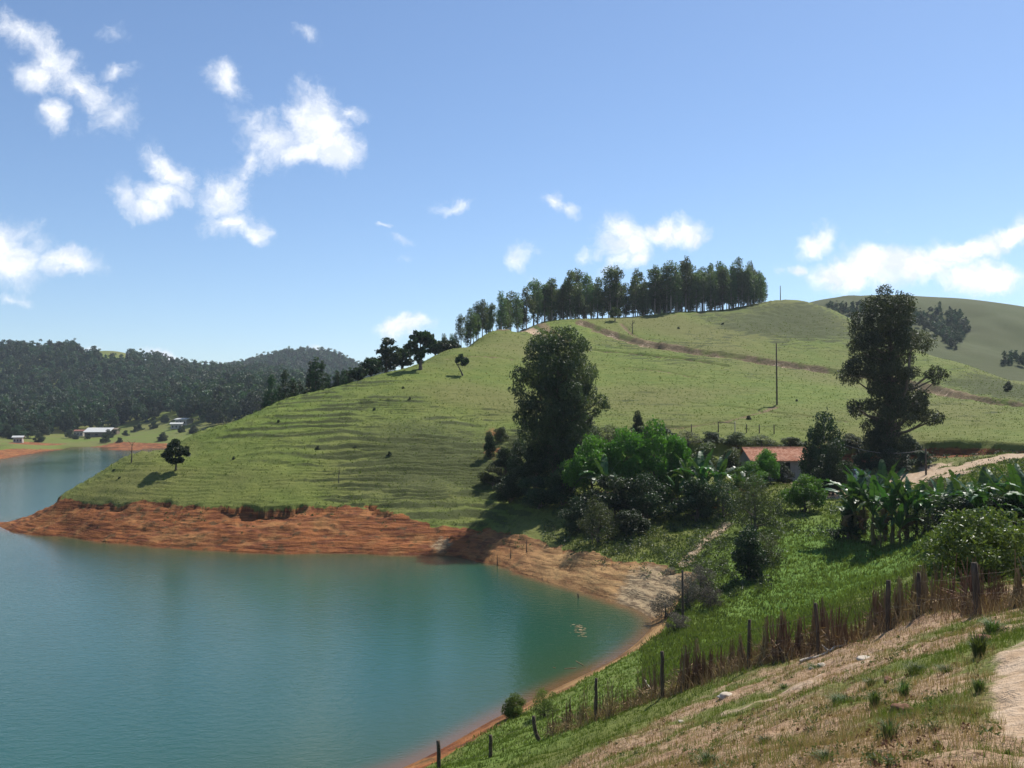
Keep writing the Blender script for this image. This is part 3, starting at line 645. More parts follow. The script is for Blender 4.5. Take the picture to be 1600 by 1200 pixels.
# ---------------------------------------------------------------- eucalyptus plantation along the ridge
GV = []
for k, (h, nc, wl) in enumerate([(13,26,1.9),(14.5,30,2.1),(12,22,1.7),(15,32,2.2),(11,20,1.8),(13.5,30,2.4)]):
    b = h * (0.24, 0.3, 0.2, 0.34, 0.16, 0.1)[k]
    GV.append(profile_tree(30 + k, [(b,0.7,0.7),(b + .2 * (h - b),wl * .9,wl * .9),(b + .5 * (h - b),wl,wl),(b + .8 * (h - b),wl * .7,wl * .7),(h,0.4,0.4)], nc + 6, (0.6,1.2), 80, (0.5,0.2), 0.17, h * 0.95, (rs.uniform(-.4,.4),0), 0.4, 1.0, 0.4))
def crest_D(x): return np.interp(x, [700,760,850,950,1050,1200], [178,203,240,252,262,280])
gx = []
x = 716.0
for x in np.arange(716, 1197, 8.2):
    dens = 2 if x < 760 else (2 if x < 850 else (3 if x < 1000 else 4))
    for r_ in range(dens):
        if rs.random() < 0.12: continue
        gx.append((x + rs.uniform(-4.5, 4.5), r_))
for x, r_ in gx:
    D = crest_D(x) + 1.5 + r_ * 6.0 + rs.uniform(-2, 2)
    if x > 1040: D -= 5
    p = at_col(x, D, 0.3)
    k = rs.randrange(5) if x < 1165 or rs.random() < .5 else 5
    hs = np.interp(x, [716,760,800,880,1000,1080,1140,1197], [0.46,0.55,0.75,0.9,0.86,0.94,0.97,0.97]) * rs.uniform(0.68, 1.16)
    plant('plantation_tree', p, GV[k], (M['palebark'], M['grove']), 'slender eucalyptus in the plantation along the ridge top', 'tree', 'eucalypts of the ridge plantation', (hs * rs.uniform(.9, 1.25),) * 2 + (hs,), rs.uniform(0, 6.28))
for x, D, h, lab in [(706,190,0.38,'small pale eucalypt just below the end of the plantation'),(694,188,0.42,'thin tilted eucalypt standing apart below the plantation end')]:
    plant('young_eucalyptus', at_col(x, D, .3), GV[2], (M['palebark'], M['grove']), lab, 'tree', None, (h * 1.2, h * 1.2, h), 1.0)
# ---------------------------------------------------------------- single trees on the headland
p = at_px(657, 577); k = mpp(p)
me = profile_tree(51, [(20*k,8*k,8*k),(30*k,20*k,18*k),(42*k,29*k,27*k),(52*k,20*k,20*k),(58*k,8*k,9*k)], 30, (4.2*k,7.0*k), 130, (0.5,0.26), 2.6*k, 42*k, (0,0), 0.2, 0.75, 0.3, 0.9, [((-4*k,0,18*k),7*k),((-1*k,1,12*k),5*k)], 2, limb_r=1.5)
plant('umbrella_tree', p, me, (M['bark'], M['dark']), 'dark flat-topped tree standing alone on the headland crest', 'tree')
p = at_px(723, 587); k = mpp(p)
me = profile_tree(52, [(19*k,10*k,6*k),(24*k,16*k,10*k),(30*k,10*k,8*k),(33*k,3*k,3*k)], 14, (3.2*k,4.6*k), 110, (0.4,0.2), 1.4*k, 24*k, (-13*k,0), 0.2, 0.7, 0.3, 0.9)
plant('leaning_tree', p, me, (M['bark'], M['dark']), 'little tree with a bent leaning trunk on open grass', 'tree')
p = at_px(275, 734); k = mpp(p)
me = profile_tree(53, [(14*k,14*k,14*k),(24*k,23*k,23*k),(34*k,20*k,21*k),(44*k,9*k,10*k)], 26, (4.0*k,6.5*k), 170, (0.32,0.14), 1.7*k, 26*k, (0,0), 0.2, 0.8, 0.3, 0.95, limb_r=1.3)
plant('pasture_tree', p, me, (M['bark'], M['dark']), 'small round-headed tree casting a shadow near the headland tip', 'tree')
for x, D, hp, wp, lab, sd in [(603,162,56,22,'loose leafy tree between the plantation wood and the flat-topped tree',61),(628,166,34,20,'grey-green bushy tree beside the flat-topped tree',62),(580,158,30,20,'low dark tree at the foot of the loose leafy tree',63),(680,180,26,16,'low shrub-like tree under the crest behind the flat-topped tree',64),(700,181,17,22,'squat bush on the far side of the crest above the bent tree',66),(560,154,22,16,'dark bushy tree ending the row on the crest',67)]:
    p = at_col(x, D, .2); k = mpp(p)
    me = profile_tree(sd, [(.25*hp*k,.6*wp*k,.6*wp*k),(.5*hp*k,wp*k,wp*k),(.8*hp*k,.8*wp*k,.8*wp*k),(hp*k,.3*wp*k,.3*wp*k)], 26, (.2*wp*k,.34*wp*k), 90, (0.5,0.24), .06*hp*k, .75*hp*k, (0,0), .3, .8, .3, .9, fork=1)
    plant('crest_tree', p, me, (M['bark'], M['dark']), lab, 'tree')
for (x, y, hp, lab, sd) in [(912,497,26,'small spreading tree at the top of the brown track',71),(961,502,20,'small round tree just below the plantation edge',72)]:
    p = at_px(x, y); k = mpp(p)
    me = profile_tree(sd, [(.4*hp*k,.3*hp*k,.3*hp*k),(.7*hp*k,.55*hp*k,.55*hp*k),(hp*k,.2*hp*k,.2*hp*k)], 14, (.12*hp*k,.2*hp*k), 70, (0.5,0.24), .05*hp*k, .7*hp*k, (0,0), .3, .7)
    plant('field_tree', p, me, (M['bark'], M['olive']), lab, 'tree')

# ---------------------------------------------------------------- bare saplings and snags
def snag(seed, h, r, nb=7, spread=0.35, lean=0.05):
    rng = np.random.default_rng(seed); b = MB()
    zs = np.linspace(-0.3, h, 8); T = np.stack([np.cumsum(rng.normal(0, lean * h / 10, 8)), np.cumsum(rng.normal(0, lean * h / 10, 8)), zs], 1)
    b.tube(T, r * (1.05 - 0.8 * np.clip(zs / h, 0, 1)), 6)
    for _ in range(nb):
        i = rng.integers(3, 7); a = rng.uniform(0, 6.28); ln = h * spread * rng.uniform(.5, 1.2)
        e = T[i] + np.array([math.cos(a) * ln * .7, math.sin(a) * ln * .7, ln * .7]); m = (T[i] + e) / 2 + rng.normal(0, .05, 3) * ln
        b.tube(np.stack([T[i], m, e]), [r * .4, r * .28, r * .1], 4, cap=False)
    return b.mesh('snag', True)
for x, y, hp, r_, nb, lab in [(205,723,32,1.0,5,'thin dead sapling on the headland near the water'),(529,755,30,.7,4,'bare stick-like sapling on the grassy headland slope'),(988,521,22,.8,9,'leafless branching sapling above the brown track'),(783,552+0,1,0,0,'')]:
    if not lab: continue
    p = at_px(x, y); k = mpp(p)
    tag(link('dead_sapling', snag(int(x), hp * k, r_ * k * 1.1, nb), M['bark'], None, p), lab, 'dead tree')
for i, (x, y, hp) in enumerate([(777,886,20),(798,873,18),(823,862,20)]):
    p = at_px(x, y); k = mpp(p)
    tag(link('beach_stake', snag(200 + i, hp * k, 1.1 * k, 1, .2, .03), M['post'], None, p), ['dark stake in the orange bank beside the waterline','thin stake halfway up the orange bank','stake near the top of the orange bank'][i], 'stake')

# ---------------------------------------------------------------- poles
def pole(name, p, h, r0, r1, mat, label, arm=0.0):
    o = thing(name, p, label, 'pole')
    b = MB(); b.tube([[0,0,-.5],[0,0,h * .5],[0,0,h]], [r0, (r0 + r1) / 2, r1], 8); link('shaft', b.mesh('shaft', True), mat, o)
    if arm: b = MB(); b.box((0,0,h - .35), (arm, .1, .12)); link('crossarm', b.mesh('crossarm'), M['post'], o)
    return o
p = at_px(1214, 633); pole('utility_pole', p, 97 * mpp(p), .14, .09, M['post'], 'tall lone utility pole rising from the green pasture')
p = at_px(1288, 689); h2 = 42 * mpp(p)
o = pole('guyed_pole', p, h2, .12, .08, M['concrete'], 'short pole with slanting stay above the house yard')
b = MB(); b.tube([[-.72,-.3,-.3],[-.36,-.15,h2 * .45],[-.04,0,h2 * .93]], .05, 6); link('stay', b.mesh('stay'), M['concrete'], o)
p = at_col(1221, 282); pole('utility_pole', p, 24 * mpp(p), .16, .1, M['concrete'], 'thin pale pole on the bare hilltop beyond the plantation')
p = at_px(1067, 977); pole('wooden_pole', p, 86 * mpp(p), .085, .06, M['post'], 'dark straight pole among grey brush at the head of the inlet')
p = at_px(1447, 742); pole('gate_pole', p, 42 * mpp(p), .11, .08, M['post'], 'dark roadside post rising behind the banana plants')
pp = p; q = at_px(1300, 725) + np.array([0, 0, 3.0])
b = MB(); tt = np.linspace(0, 1, 16); a0 = np.array([pp[0], pp[1], pp[2] + 40 * mpp(pp)])
b.tube(a0 + (q - a0) * tt[:, None] - np.array([0, 0, 1])[None] * (4 * tt * (1 - tt) * .9)[:, None], .022, 4); tag(link('slack_wire', b.mesh('slack_wire'), M['concrete']), 'slack wire hanging between the roadside post and the house trees', 'wire')

# ---------------------------------------------------------------- shrubs in the valley
BV = {}
def bush_variant(key, seed, leaf, n_leaf, dens=16, flat=0.9, droop=.1, shape='round'):
    pr = {'round': [(.15,.42,.42),(.4,.5,.5),(.7,.42,.42),(1.0,.16,.16)], 'tall': [(.12,.3,.3),(.4,.36,.36),(.75,.26,.26),(1.0,.08,.08)], 'dome': [(.3,.5,.5),(.6,.56,.56),(.85,.42,.42),(1.0,.2,.2)]}[shape]
    BV[key] = profile_tree(seed, pr, dens, (.13,.21), n_leaf, leaf, .035, .6, (0,0), droop, flat, 0.2, 1.0, fork=2)
bush_variant('a', 81, (.055,.028), 430); bush_variant('b', 82, (.05,.024), 440, 20); bush_variant('c', 83, (.055,.026), 400, 18, shape='tall'); bush_variant('d', 84, (.046,.026), 480, 22, shape='dome'); bush_variant('e', 85, (.07,.03), 340, 15, .9, .4, 'dome')
bush_variant('f', 86, (.045,.016), 300, 16, .9, .0, 'round')
def bush(x, y, w, h, var, mat, label, D=None, name='shrub', cat='shrub', group=None, rz=None):
    p = at_px(x, y, .12) if D is None else at_col(x, D, .12); k = mpp(p)
    return plant(name, p, BV[var], (M['bark'], M[mat]), label, cat, group, (w * k, w * k * .9, h * k), rs.uniform(0, 6.28) if rz is None else rz, ('stem', 'crown'))
bush(925, 782, 92, 92, 'd', 'bright', 'bright feathery green shrub tree beside the dark inlet shade')
bush(975, 775, 80, 96, 'd', 'bright', 'bright green shrub between the feathery one and the leafy crown')
bush(1022, 770, 92, 100, 'b', 'bright', 'vivid green leafy tree, tallest crown of the thicket')
bush(1058, 770, 70, 82, 'a', 'bright', 'vivid green leafy shrub next to the banana clump')
bush(960, 812, 90, 66, 'e', 'dark', 'dark shrub in shade below the feathery green one')
bush(1010, 812, 86, 64, 'b', 'dark', 'dark understorey shrub below the tallest green crown')
bush(935, 848, 70, 70, 'f', 'olive', 'grey-green wispy shrub in the deep shade')
bush(985, 838, 60, 40, 'e', 'dark', 'low dark shrub with vine tops beside the wispy one')
bush(905, 832, 60, 50, 'b', 'dark', 'dark bush between the big eucalyptus shadow and the wispy shrub')
bush(1090, 815, 74, 62, 'a', 'dark', 'dark shrub under the banana clump')
bush(1130, 808, 66, 60, 'f', 'dark', 'dusky twiggy shrub below the house garden')
bush(1180, 828, 76, 86, 'f', 'olive', 'large olive shrub below the house, loose and grey')
bush(1196, 772, 46, 50, 'd', 'bright', 'yellow-green garden bush in front of the house wall', D=95)
bush(1222, 770, 40, 30, 'b', 'dark', 'low dark garden bush under the house window', D=97)
bush(1170, 775, 56, 36, 'b', 'bright', 'green garden bush beside the house front', D=93)
bush(1258, 800, 66, 54, 'd', 'bright', 'clipped bright green bush on the yard edge')
bush(1287, 790, 80, 100, 'b', 'dark', 'large dark round tree hiding the end of the house', D=94)
bush(1300, 800, 60, 74, 'b', 'dark', 'dark tree shading the yard next to the round one', D=89)
bush(1145, 728, 64, 46, 'a', 'olive', 'olive bush at the gable of the house', D=103)
bush(1105, 722, 60, 40, 'a', 'olive', 'olive bush on the cut bank left of the house gable'.replace(' left of', ' by'), D=106)
bush(1170, 905, 76, 74, 'c', 'dark', 'dark upright shrub standing in the green valley grass')
bush(1195, 880, 60, 50, 'f', 'olive', 'grey-green shrub behind the upright valley shrub')
bush(1325, 842, 60, 44, 'a', 'dark', 'dark shrub at the foot of the middle banana plants')
bush(1445, 835, 70, 46, 'f', 'olive', 'brown-green scrub under the bananas by the bare bank')
bush(1460, 790, 50, 40, 'f', 'greybrush', 'grey scrub on the bare yard bank')
bush(1510, 838, 110, 60, 'e', 'dark', 'dark undergrowth bush below the big banana clump')
bush(1585, 845, 110, 70, 'e', 'dark', 'dark undergrowth bush behind the glossy shrub')
# bank above the house
for i, (x, y, w, h) in enumerate([(1000,688,50,22),(1035,690,50,22),(1075,694,52,22),(1110,696,48,20),(1150,697,50,20),(1190,698,48,18),(1235,699,50,16),(1330,700,44,20)]):
    bush(x, y, w, h, 'abf'[i % 3], 'dark' if i % 2 else 'olive', 'low dark bramble on the lip of the cut bank behind the house', group='brambles along the cut bank')
bush(997, 686, 26, 40, 'c', 'dark', 'pointed dark conifer-like shrub at the pasture edge')
# gully beside the great tree
for i, (x, y, w, h, v, m_) in enumerate([(790,742,44,40,'a','dark'),(815,748,54,56,'b','dark'),(838,760,60,64,'a','dark'),(895,752,66,66,'b','dark'),(925,720,60,48,'a','olive'),(770,758,40,30,'e','olive'),(800,782,56,44,'b','dark'),(842,795,64,50,'e','dark'),(880,790,60,56,'a','dark'),(950,700,56,36,'f','olive'),(915,685,50,36,'a','dark'),(765,715,26,36,'c','dark'),(805,715,36,30,'f','olive'),(860,725,70,50,'b','dark'),(782,690,26,22,'a','olive'),(975,702,40,26,'e','olive')]):
    bush(x, y, w, h, v, m_, 'dark gully shrub crowding round the foot of the broad eucalyptus' if m_ == 'dark' else 'olive gully shrub on the red eroded slope by the broad eucalyptus', group='gully shrubs, ' + m_)
for i, (x, y, w, h) in enumerate([(1365,712,50,36),(1420,712,46,30),(1440,728,46,24),(1395,738,70,34),(1350,735,50,26)]):
    bush(x, y, w, h, 'ab'[i % 2], 'dark', 'dark scrub bush round the base of the tall irregular eucalyptus', group='scrub under the tall eucalyptus')
# grey dead brush by the inlet
for i, (x, y, w, h) in enumerate([(1040,965,56,40),(1075,945,60,50),(1095,925,56,44),(1058,985,50,30),(1110,950,50,36)]):
    bush(x, y, w, h, 'f', 'greybrush', 'grey leafless brush at the muddy head of the inlet', group='grey brush at the inlet')
bush(1048, 898, 26, 14, 'f', 'greybrush', 'rounded brown tussock on the pale rock shelf')
bush(805, 1128, 46, 36, 'b', 'lush', 'bright green waterside bush by the fence', D=39)
bush(850, 1120, 56, 48, 'f', 'lush', 'wispy green bush among the fence posts at the waterside', D=37)
# scattered shrubs on the slopes
for i, (x, y, w, h) in enumerate([(150,735,10,7),(178,735,8,5),(187,748,10,6),(365,718,8,8),(435,660,9,7),(585,641,9,7),(640,624,8,7),(630,607,8,6),(608,710,14,10),(555,700,12,9),(497,702,13,10),(1575,611,22,20),(1170,655,14,9),(1245,627,7,6),(1130,508,12,6),(1060,514,8,5)]):
    bush(x, y, w * .7, h * .7, 'ab'[i % 2], 'dark', 'tiny dark bush dotting the grazed headland', group='tiny bushes on the pasture')

# ---------------------------------------------------------------- pine wood behind the headland
PV = []
for k, (h, w) in enumerate([(12,2.0),(13.5,2.3),(11,2.2),(12.5,1.8)]):
    PV.append(profile_tree(140 + k, [(2.0,w,w),(h * .35,w * 1.05,w * 1.05),(h * .6,w * .85,w * .85),(h * .85,w * .5,w * .5),(h,.15,.15)], 30, (.6,1.05), 70, (.6,.22), .16, h * .95, (0,0), .25, .75, .2))
rw = random.Random(3); n_pine = 0
for _ in range(900):
    if n_pine >= 190: break
    x = rw.uniform(262, 575); D = rw.uniform(150, 330)
    lo = np.interp(x, [262,300,400,500,575], [215,175,150,152,165])
    if D < lo: continue
    X = (x - 800) / F_PX * D; zg = float(ground(np.array([X]), np.array([D]))[0])
    if zg < 1.2: continue
    k = rw.randrange(4); hs = rw.uniform(.75, 1.05) * np.interp(x, [262,300,380,480,575], [.5,.58,.58,.55,.42])
    plant('pine_tree', (X, D, zg - .3), PV[k], (M['bark'], M['forest']), 'dark conifer in the wood behind the headland slope', 'tree', 'conifers of the wood behind the headland', (hs, hs, hs), rw.uniform(0, 6.28)); n_pine += 1

# ---------------------------------------------------------------- far woods that read as one mass
FV = []
for k, (w, sh_) in enumerate([(3.0,'r'),(3.6,'r'),(2.4,'t'),(3.3,'r'),(2.0,'t')]):
    pr = [(2.5,.5 * w,.5 * w),(4.5,w,w),(7.5,.95 * w,.95 * w),(9.5,.55 * w,.55 * w),(10.3,.2,.2)] if sh_ == 'r' else [(1.5,w * .9,w * .9),(5,w * .85,w * .85),(9,w * .4,w * .4),(11.5,.15,.15)]
    FV.append(profile_tree(160 + k, pr, 16, (.85,1.35), 46, (.85,.5), .18, 8.0, (0,0), .2, .8, .3))
WOOD = bpy.data.collections.new('wood_variants')
for tm, cm in FV:
    V = [np.empty(len(m_.vertices) * 3) for m_ in (tm, cm)]
    for m_, a_ in zip((tm, cm), V): m_.vertices.foreach_get('co', a_)
    ob = bpy.data.objects.new('tree_variant', cm); cm.materials.clear(); cm.materials.append(M['forest']); WOOD.objects.link(ob)
def far_wood(name, pts, rng, hh, label):
    """one mass of trees: a point cloud that instances the tree shapes"""
    n = len(pts); me = bpy.data.meshes.new(name); me.vertices.add(n); me.vertices.foreach_set('co', pts.astype(np.float32).ravel())
    s_ = rng.uniform(hh[0], hh[1], n) / 10.5
    me.attributes.new('size', 'FLOAT_VECTOR', 'POINT').data.foreach_set('vector', np.stack([s_ * rng.uniform(.85, 1.25, n), s_ * rng.uniform(.85, 1.25, n), s_], 1).astype(np.float32).ravel())
    me.attributes.new('turn', 'FLOAT_VECTOR', 'POINT').data.foreach_set('vector', np.stack([0 * s_, 0 * s_, rng.uniform(0, 6.28, n)], 1).astype(np.float32).ravel())
    me.attributes.new('pick', 'INT', 'POINT').data.foreach_set('value', rng.integers(0, len(FV), n).astype(np.int32))
    o = link(name, me); ng = bpy.data.node_groups.new(name + '_scatter', 'GeometryNodeTree')
    ng.interface.new_socket('Geometry', in_out='INPUT', socket_type='NodeSocketGeometry'); ng.interface.new_socket('Geometry', in_out='OUTPUT', socket_type='NodeSocketGeometry')
    N, L = ng.nodes, ng.links; gi = N.new('NodeGroupInput'); go = N.new('NodeGroupOutput'); ci = N.new('GeometryNodeCollectionInfo'); ip = N.new('GeometryNodeInstanceOnPoints')
    ci.inputs['Collection'].default_value = WOOD; ci.inputs['Separate Children'].default_value = True; ci.inputs['Reset Children'].default_value = True
    L.new(gi.outputs[0], ip.inputs['Points']); L.new(ci.outputs[0], ip.inputs['Instance']); ip.inputs['Pick Instance'].default_value = True
    for nm, ty, sock in (('pick', 'INT', 'Instance Index'), ('size', 'FLOAT_VECTOR', 'Scale'), ('turn', 'FLOAT_VECTOR', 'Rotation')):
        na = N.new('GeometryNodeInputNamedAttribute'); na.data_type = ty; na.inputs[0].default_value = nm; L.new(na.outputs[0], ip.inputs[sock])
    L.new(ip.outputs[0], go.inputs[0]); md = o.modifiers.new('scatter', 'NODES'); md.node_group = ng
    tag(o, label, 'wood', kind='stuff')
rng = np.random.default_rng(5)
def sample_px(n, xr, Dr, ok, spacing):
    x = rng.uniform(*xr, n); D = np.sqrt(rng.uniform(Dr[0] ** 2, Dr[1] ** 2, n)); X = (x - 800) / F_PX * D; Z = ground(X, D)
    py = 650 - (Z - CAM_Z) / D * F_PX
    m = ok(x, D, Z, py); X, D, Z = X[m], D[m], Z[m]
    cell = {}; keep = []
    for i in range(len(X)):
        c = (int(X[i] // spacing), int(D[i] // spacing))
        if c in cell: continue
        cell[c] = 1; keep.append(i)
    return np.stack([X, D, Z - .4], 1)[keep]
def ok_left(x, D, Z, py):
    edge_ = np.interp(x, [-420,60,140,200,260,330], [440,470,500,505,520,430]) + 25 * (fbm(x / 30, D / 30, 91) - .5)
    bare = (np.abs(x - 185) < 56 - .12 * np.abs(D - 900)) & (D > 790)
    bare2 = ((x - 178) / 62) ** 2 + ((py - 556) / 13) ** 2 < 1
    return (Z > 1.5) & (D > edge_) & ~(bare2 & (D > 760)) & ~(bare & (D > 860))
ptsL = sample_px(13000, (-420, 470), (425, 960), ok_left, 6.6)
far_wood('forest', ptsL, rng, (6.5, 16), 'dark dense forest covering the hills across the water')
pts2 = sample_px(5000, (300, 640), (960, 1380), lambda x, D, Z, py: Z > 5, 10.0)
far_wood('forest', pts2, rng, (13, 19), 'far pine-topped wooded hill beyond the forest')
ptsR = sample_px(5000, (1290, 1660), (350, 540), lambda x, D, Z, py: ((py > 484) & (np.abs((x - 1482) - (py - 510) * .2) < 36 * (1 - np.abs(py - 512) / 40)) | (np.abs(x - 1325) < 28) & (np.abs(py - 488) < 6) | (((x - 1592) / 26) ** 2 + ((py - 574) / 12) ** 2 < 1) | (np.abs(x - 1425) < 36) & (np.abs(py - 502) < 11)) , 3.6)
if len(ptsR): far_wood('forest', ptsR, rng, (3.2, 5.6), 'dark wood filling the gully of the hill behind the pasture')
ptsM = sample_px(900, (-100, 320), (372, 500), lambda x, D, Z, py: (Z > 1.0) & (fbm(x / 14, D / 14, 95) > .60), 7.0)
for i, q in enumerate(ptsM[:26]):
    s_ = rs.uniform(2.0, 4.5); plant('shore_bush', q, BV['ab'[i % 2]], (M['bark'], M['dark']), 'small dark bush on the meadow of the opposite shore', 'shrub', 'bushes on the opposite shore', (s_ * 1.3, s_ * 1.3, s_), rs.uniform(0, 6), ('stem', 'crown'))
for i, (x, D) in enumerate([(10,440),(28,432),(45,445),(62,470),(-10,450)]):
    s_ = rs.uniform(6, 8); plant('shore_tree', at_col(x, D, .3), BV['ab'[i % 2]], (M['bark'], M['forest']), 'dark round tree at the forest foot on the opposite shore', 'tree', 'trees at the opposite shore', (s_ * 1.5, s_ * 1.3, s_), rs.uniform(0, 6), ('trunk', 'crown'))

# ---------------------------------------------------------------- plain paints
def paint(name, c, rough=.7, spec=.3, n_amt=.15, metal=0.0, sc=3.0):
    t = NT(name); n = t.noise(t.objco(), sc, 5, .65)
    return t.finish(t.pbsdf(t.mix(t.math('MULTIPLY', t.step(n, .4, .75), n_amt * 2), c, tuple(v * .55 for v in c)), rough, spec, None, metal))
M.update(white=paint('limewash', (.44,.40,.35), .85, .2, .3, 0, .8), dark_open=paint('dark_wood', (.035,.03,.028), .6), glass=paint('window_glass', (.03,.035,.04), .08, .6, 0), metalroof=paint('pale_metal_roof', (.50,.50,.47), .6, .3, .2),
         timber=paint('grey_timber', (.20,.16,.12), .9, .1, .3), car=paint('pale_car_paint', (.36,.40,.44), .3, .5, .05), tyre=paint('tyre_rubber', (.02,.02,.02), .9), rim=paint('wheel_rim', (.35,.35,.36), .4, .5, 0, .6), lamp=paint('lamp_glass', (.55,.55,.52), .15, .6, 0), redroof=paint('rust_roof', (.22,.09,.06), .85))
def tile_material():
    t = NT('terracotta_tiles'); o = t.objco()
    v = t.node('ShaderNodeTexVoronoi'); t.L.new(t.scale(o, (4.6, 2.8, 2.8)), v.inputs['Vector']); v.inputs['Scale'].default_value = 1.0
    s = t.node('ShaderNodeSeparateColor'); t.L.new(v.outputs['Color'], s.inputs[0])
    c = t.mix(s.outputs[0], (.34,.135,.075), (.50,.26,.165)); c = t.mix(t.step(t.noise(o, 1.3, 4), .55, .75), c, (.25,.13,.09))
    return t.finish(t.pbsdf(c, .9, .15))
M['tile'] = tile_material()

# ---------------------------------------------------------------- farmhouse
def tiled_slope(mb, x0, x1, ya, za, yb, zb, n_col=56, n_row=11):
    """barrel tiles: half-round columns, each course lapping the one below"""
    xs = np.linspace(x0, x1, n_col * 4 + 1); wave = .055 * np.abs(np.sin((xs - x0) / (x1 - x0) * n_col * math.pi))
    rngt = np.random.default_rng(2)
    for r in range(n_row):
        t0, t1 = r / n_row, (r + 1.12) / n_row
        j = rngt.normal(0, .012, len(xs) // 4 + 1).repeat(4)[:len(xs)]
        a = np.stack([xs, np.full(len(xs), ya + (yb - ya) * t0), za + (zb - za) * t0 + wave + .045 + j], 1)
        b = np.stack([xs, np.full(len(xs), ya + (yb - ya) * t1), za + (zb - za) * t1 + wave - .004 + j], 1)
        n = len(xs); i = np.arange(n - 1); mb.add(np.concatenate([a, b]), np.stack([i, i + 1, i + n + 1, i + n], 1))
def farmhouse():
    o = thing('farmhouse', (HOUSE_C[0], HOUSE_C[1], BENCH_Z - .05), 'low whitewashed farmhouse with terracotta tile roof among garden bushes', 'house')
    L, Dp, Hw = 8.4, 5.6, 2.35; x0, x1, y0, y1 = -L / 2, L / 2, -Dp / 2, Dp / 2; t = .18
    def wall_with(openings, axis, c, a, b, label=None):
        """a wall along one axis at coordinate c with rectangular openings [(start, end, sill, head)]"""
        mb = MB(); cur = a
        def seg(s, e, z0, z1):
            if e - s < .01 or z1 - z0 < .01: return
            m = ((s + e) / 2, c, (z0 + z1) / 2) if axis == 'x' else (c, (s + e) / 2, (z0 + z1) / 2)
            mb.box(m, (e - s, t, z1 - z0) if axis == 'x' else (t, e - s, z1 - z0))
        for s, e, zl, zh in openings: seg(cur, s, 0, Hw); seg(s, e, 0, zl); seg(s, e, zh, Hw); cur = e
        seg(cur, b, 0, Hw); link('wall', mb.mesh('wall'), M['white'], o)
    front = [(x0 + .9, x0 + 1.8, 0.02, 2.05), (x0 + 3.0, x0 + 4.1, .95, 2.05), (x0 + 5.3, x0 + 6.4, .95, 2.05)]
    wall_with(front, 'x', y0, x0, x1); wall_with([], 'x', y1, x0, x1); wall_with([], 'y', x0, y0 + t / 2, y1 - t / 2); wall_with([(-.6,.5,.95,2.0)], 'y', x1, y0 + t / 2, y1 - t / 2)
    for s, e, zl, zh in front[1:]:
        mb = MB()
        for q in ((s + .04, (zl + zh) / 2, .08, zh - zl), (e - .04, (zl + zh) / 2, .08, zh - zl)): mb.box((q[0], y0, q[1]), (q[2], .12, q[3]))
        for zz__ in (zl + .04, zh - .04): mb.box(((s + e) / 2, y0, zz__), (e - s - .16, .12, .08))
        mb.box(((s + e) / 2, y0, (zl + zh) / 2), (.05, .10, zh - zl - .16)); w = link('window', mb.mesh('window'), M['dark_open'], o)
        mb = MB(); mb.box(((s + e) / 2, y0 + .03, (zl + zh) / 2), (e - s - .1, .02, zh - zl - .1)); link('pane', mb.mesh('pane'), M['glass'], w)
        mb = MB(); mb.box(((s + e) / 2, y0 - .11, zl - .03), (e - s + .1, .1, .06)); link('sill', mb.mesh('sill'), M['white'], w)
    s, e, zl, zh = front[0]; mb = MB(); mb.box(((s + e) / 2, y0 + .02, (zl + zh) / 2), (e - s - .04, .06, zh - zl - .04)); d = link('door', mb.mesh('door'), M['dark_open'], o)
    mb = MB(); mb.box((e - .15, y0 - .04, 1.0), (.04, .06, .14)); link('handle', mb.mesh('handle'), M['rim'], d)
    # roof: two tiled slopes and gables
    ov = .55; rz_ = 1.15; ze = Hw - .05
    mb = MB(); tiled_slope(mb, x0 - .4, x1 + .4, 0, ze + rz_, y0 - ov - .25, ze - .08); link('roof', mb.mesh('roof', True), M['tile'], o)
    mb = MB(); tiled_slope(mb, x0 - .4, x1 + .4, 0, ze + rz_, y1 + ov, ze - .08); ro = link('roof', mb.mesh('roof', True), M['tile'], o)
    mb = MB(); mb.tube([[x0 - .42,0,ze + rz_ + .03],[0,0,ze + rz_ + .05],[x1 + .42,0,ze + rz_ + .03]], .11, 8); link('ridge_cap', mb.mesh('ridge_cap', True), M['tile'], ro)
    for xx in (x0, x1):
        mb = MB(); mb.add([[xx - .07,y0,Hw + .002],[xx - .07,y1,Hw + .002],[xx - .07,0,Hw + rz_ - .14],[xx + .07,y0,Hw + .002],[xx + .07,y1,Hw + .002],[xx + .07,0,Hw + rz_ - .14]], [[0,1,2],[3,5,4]]); mb.F.setdefault(4, []).append(np.array([[0,2,5,3],[1,4,5,2],[0,3,4,1]])); link('gable', mb.mesh('gable'), M['white'], o)
    mb = MB()
    for y_ in (y0 - ov - .05, 0, y1 + ov - .1): mb.box((0, y_, ze + (rz_ - .16) * (1 - abs(y_) / (Dp / 2 + ov + .2)) - .05), (L + .6, .1, .1))
    link('rafter', mb.mesh('rafter'), M['timber'], o)
    return o
farmhouse()
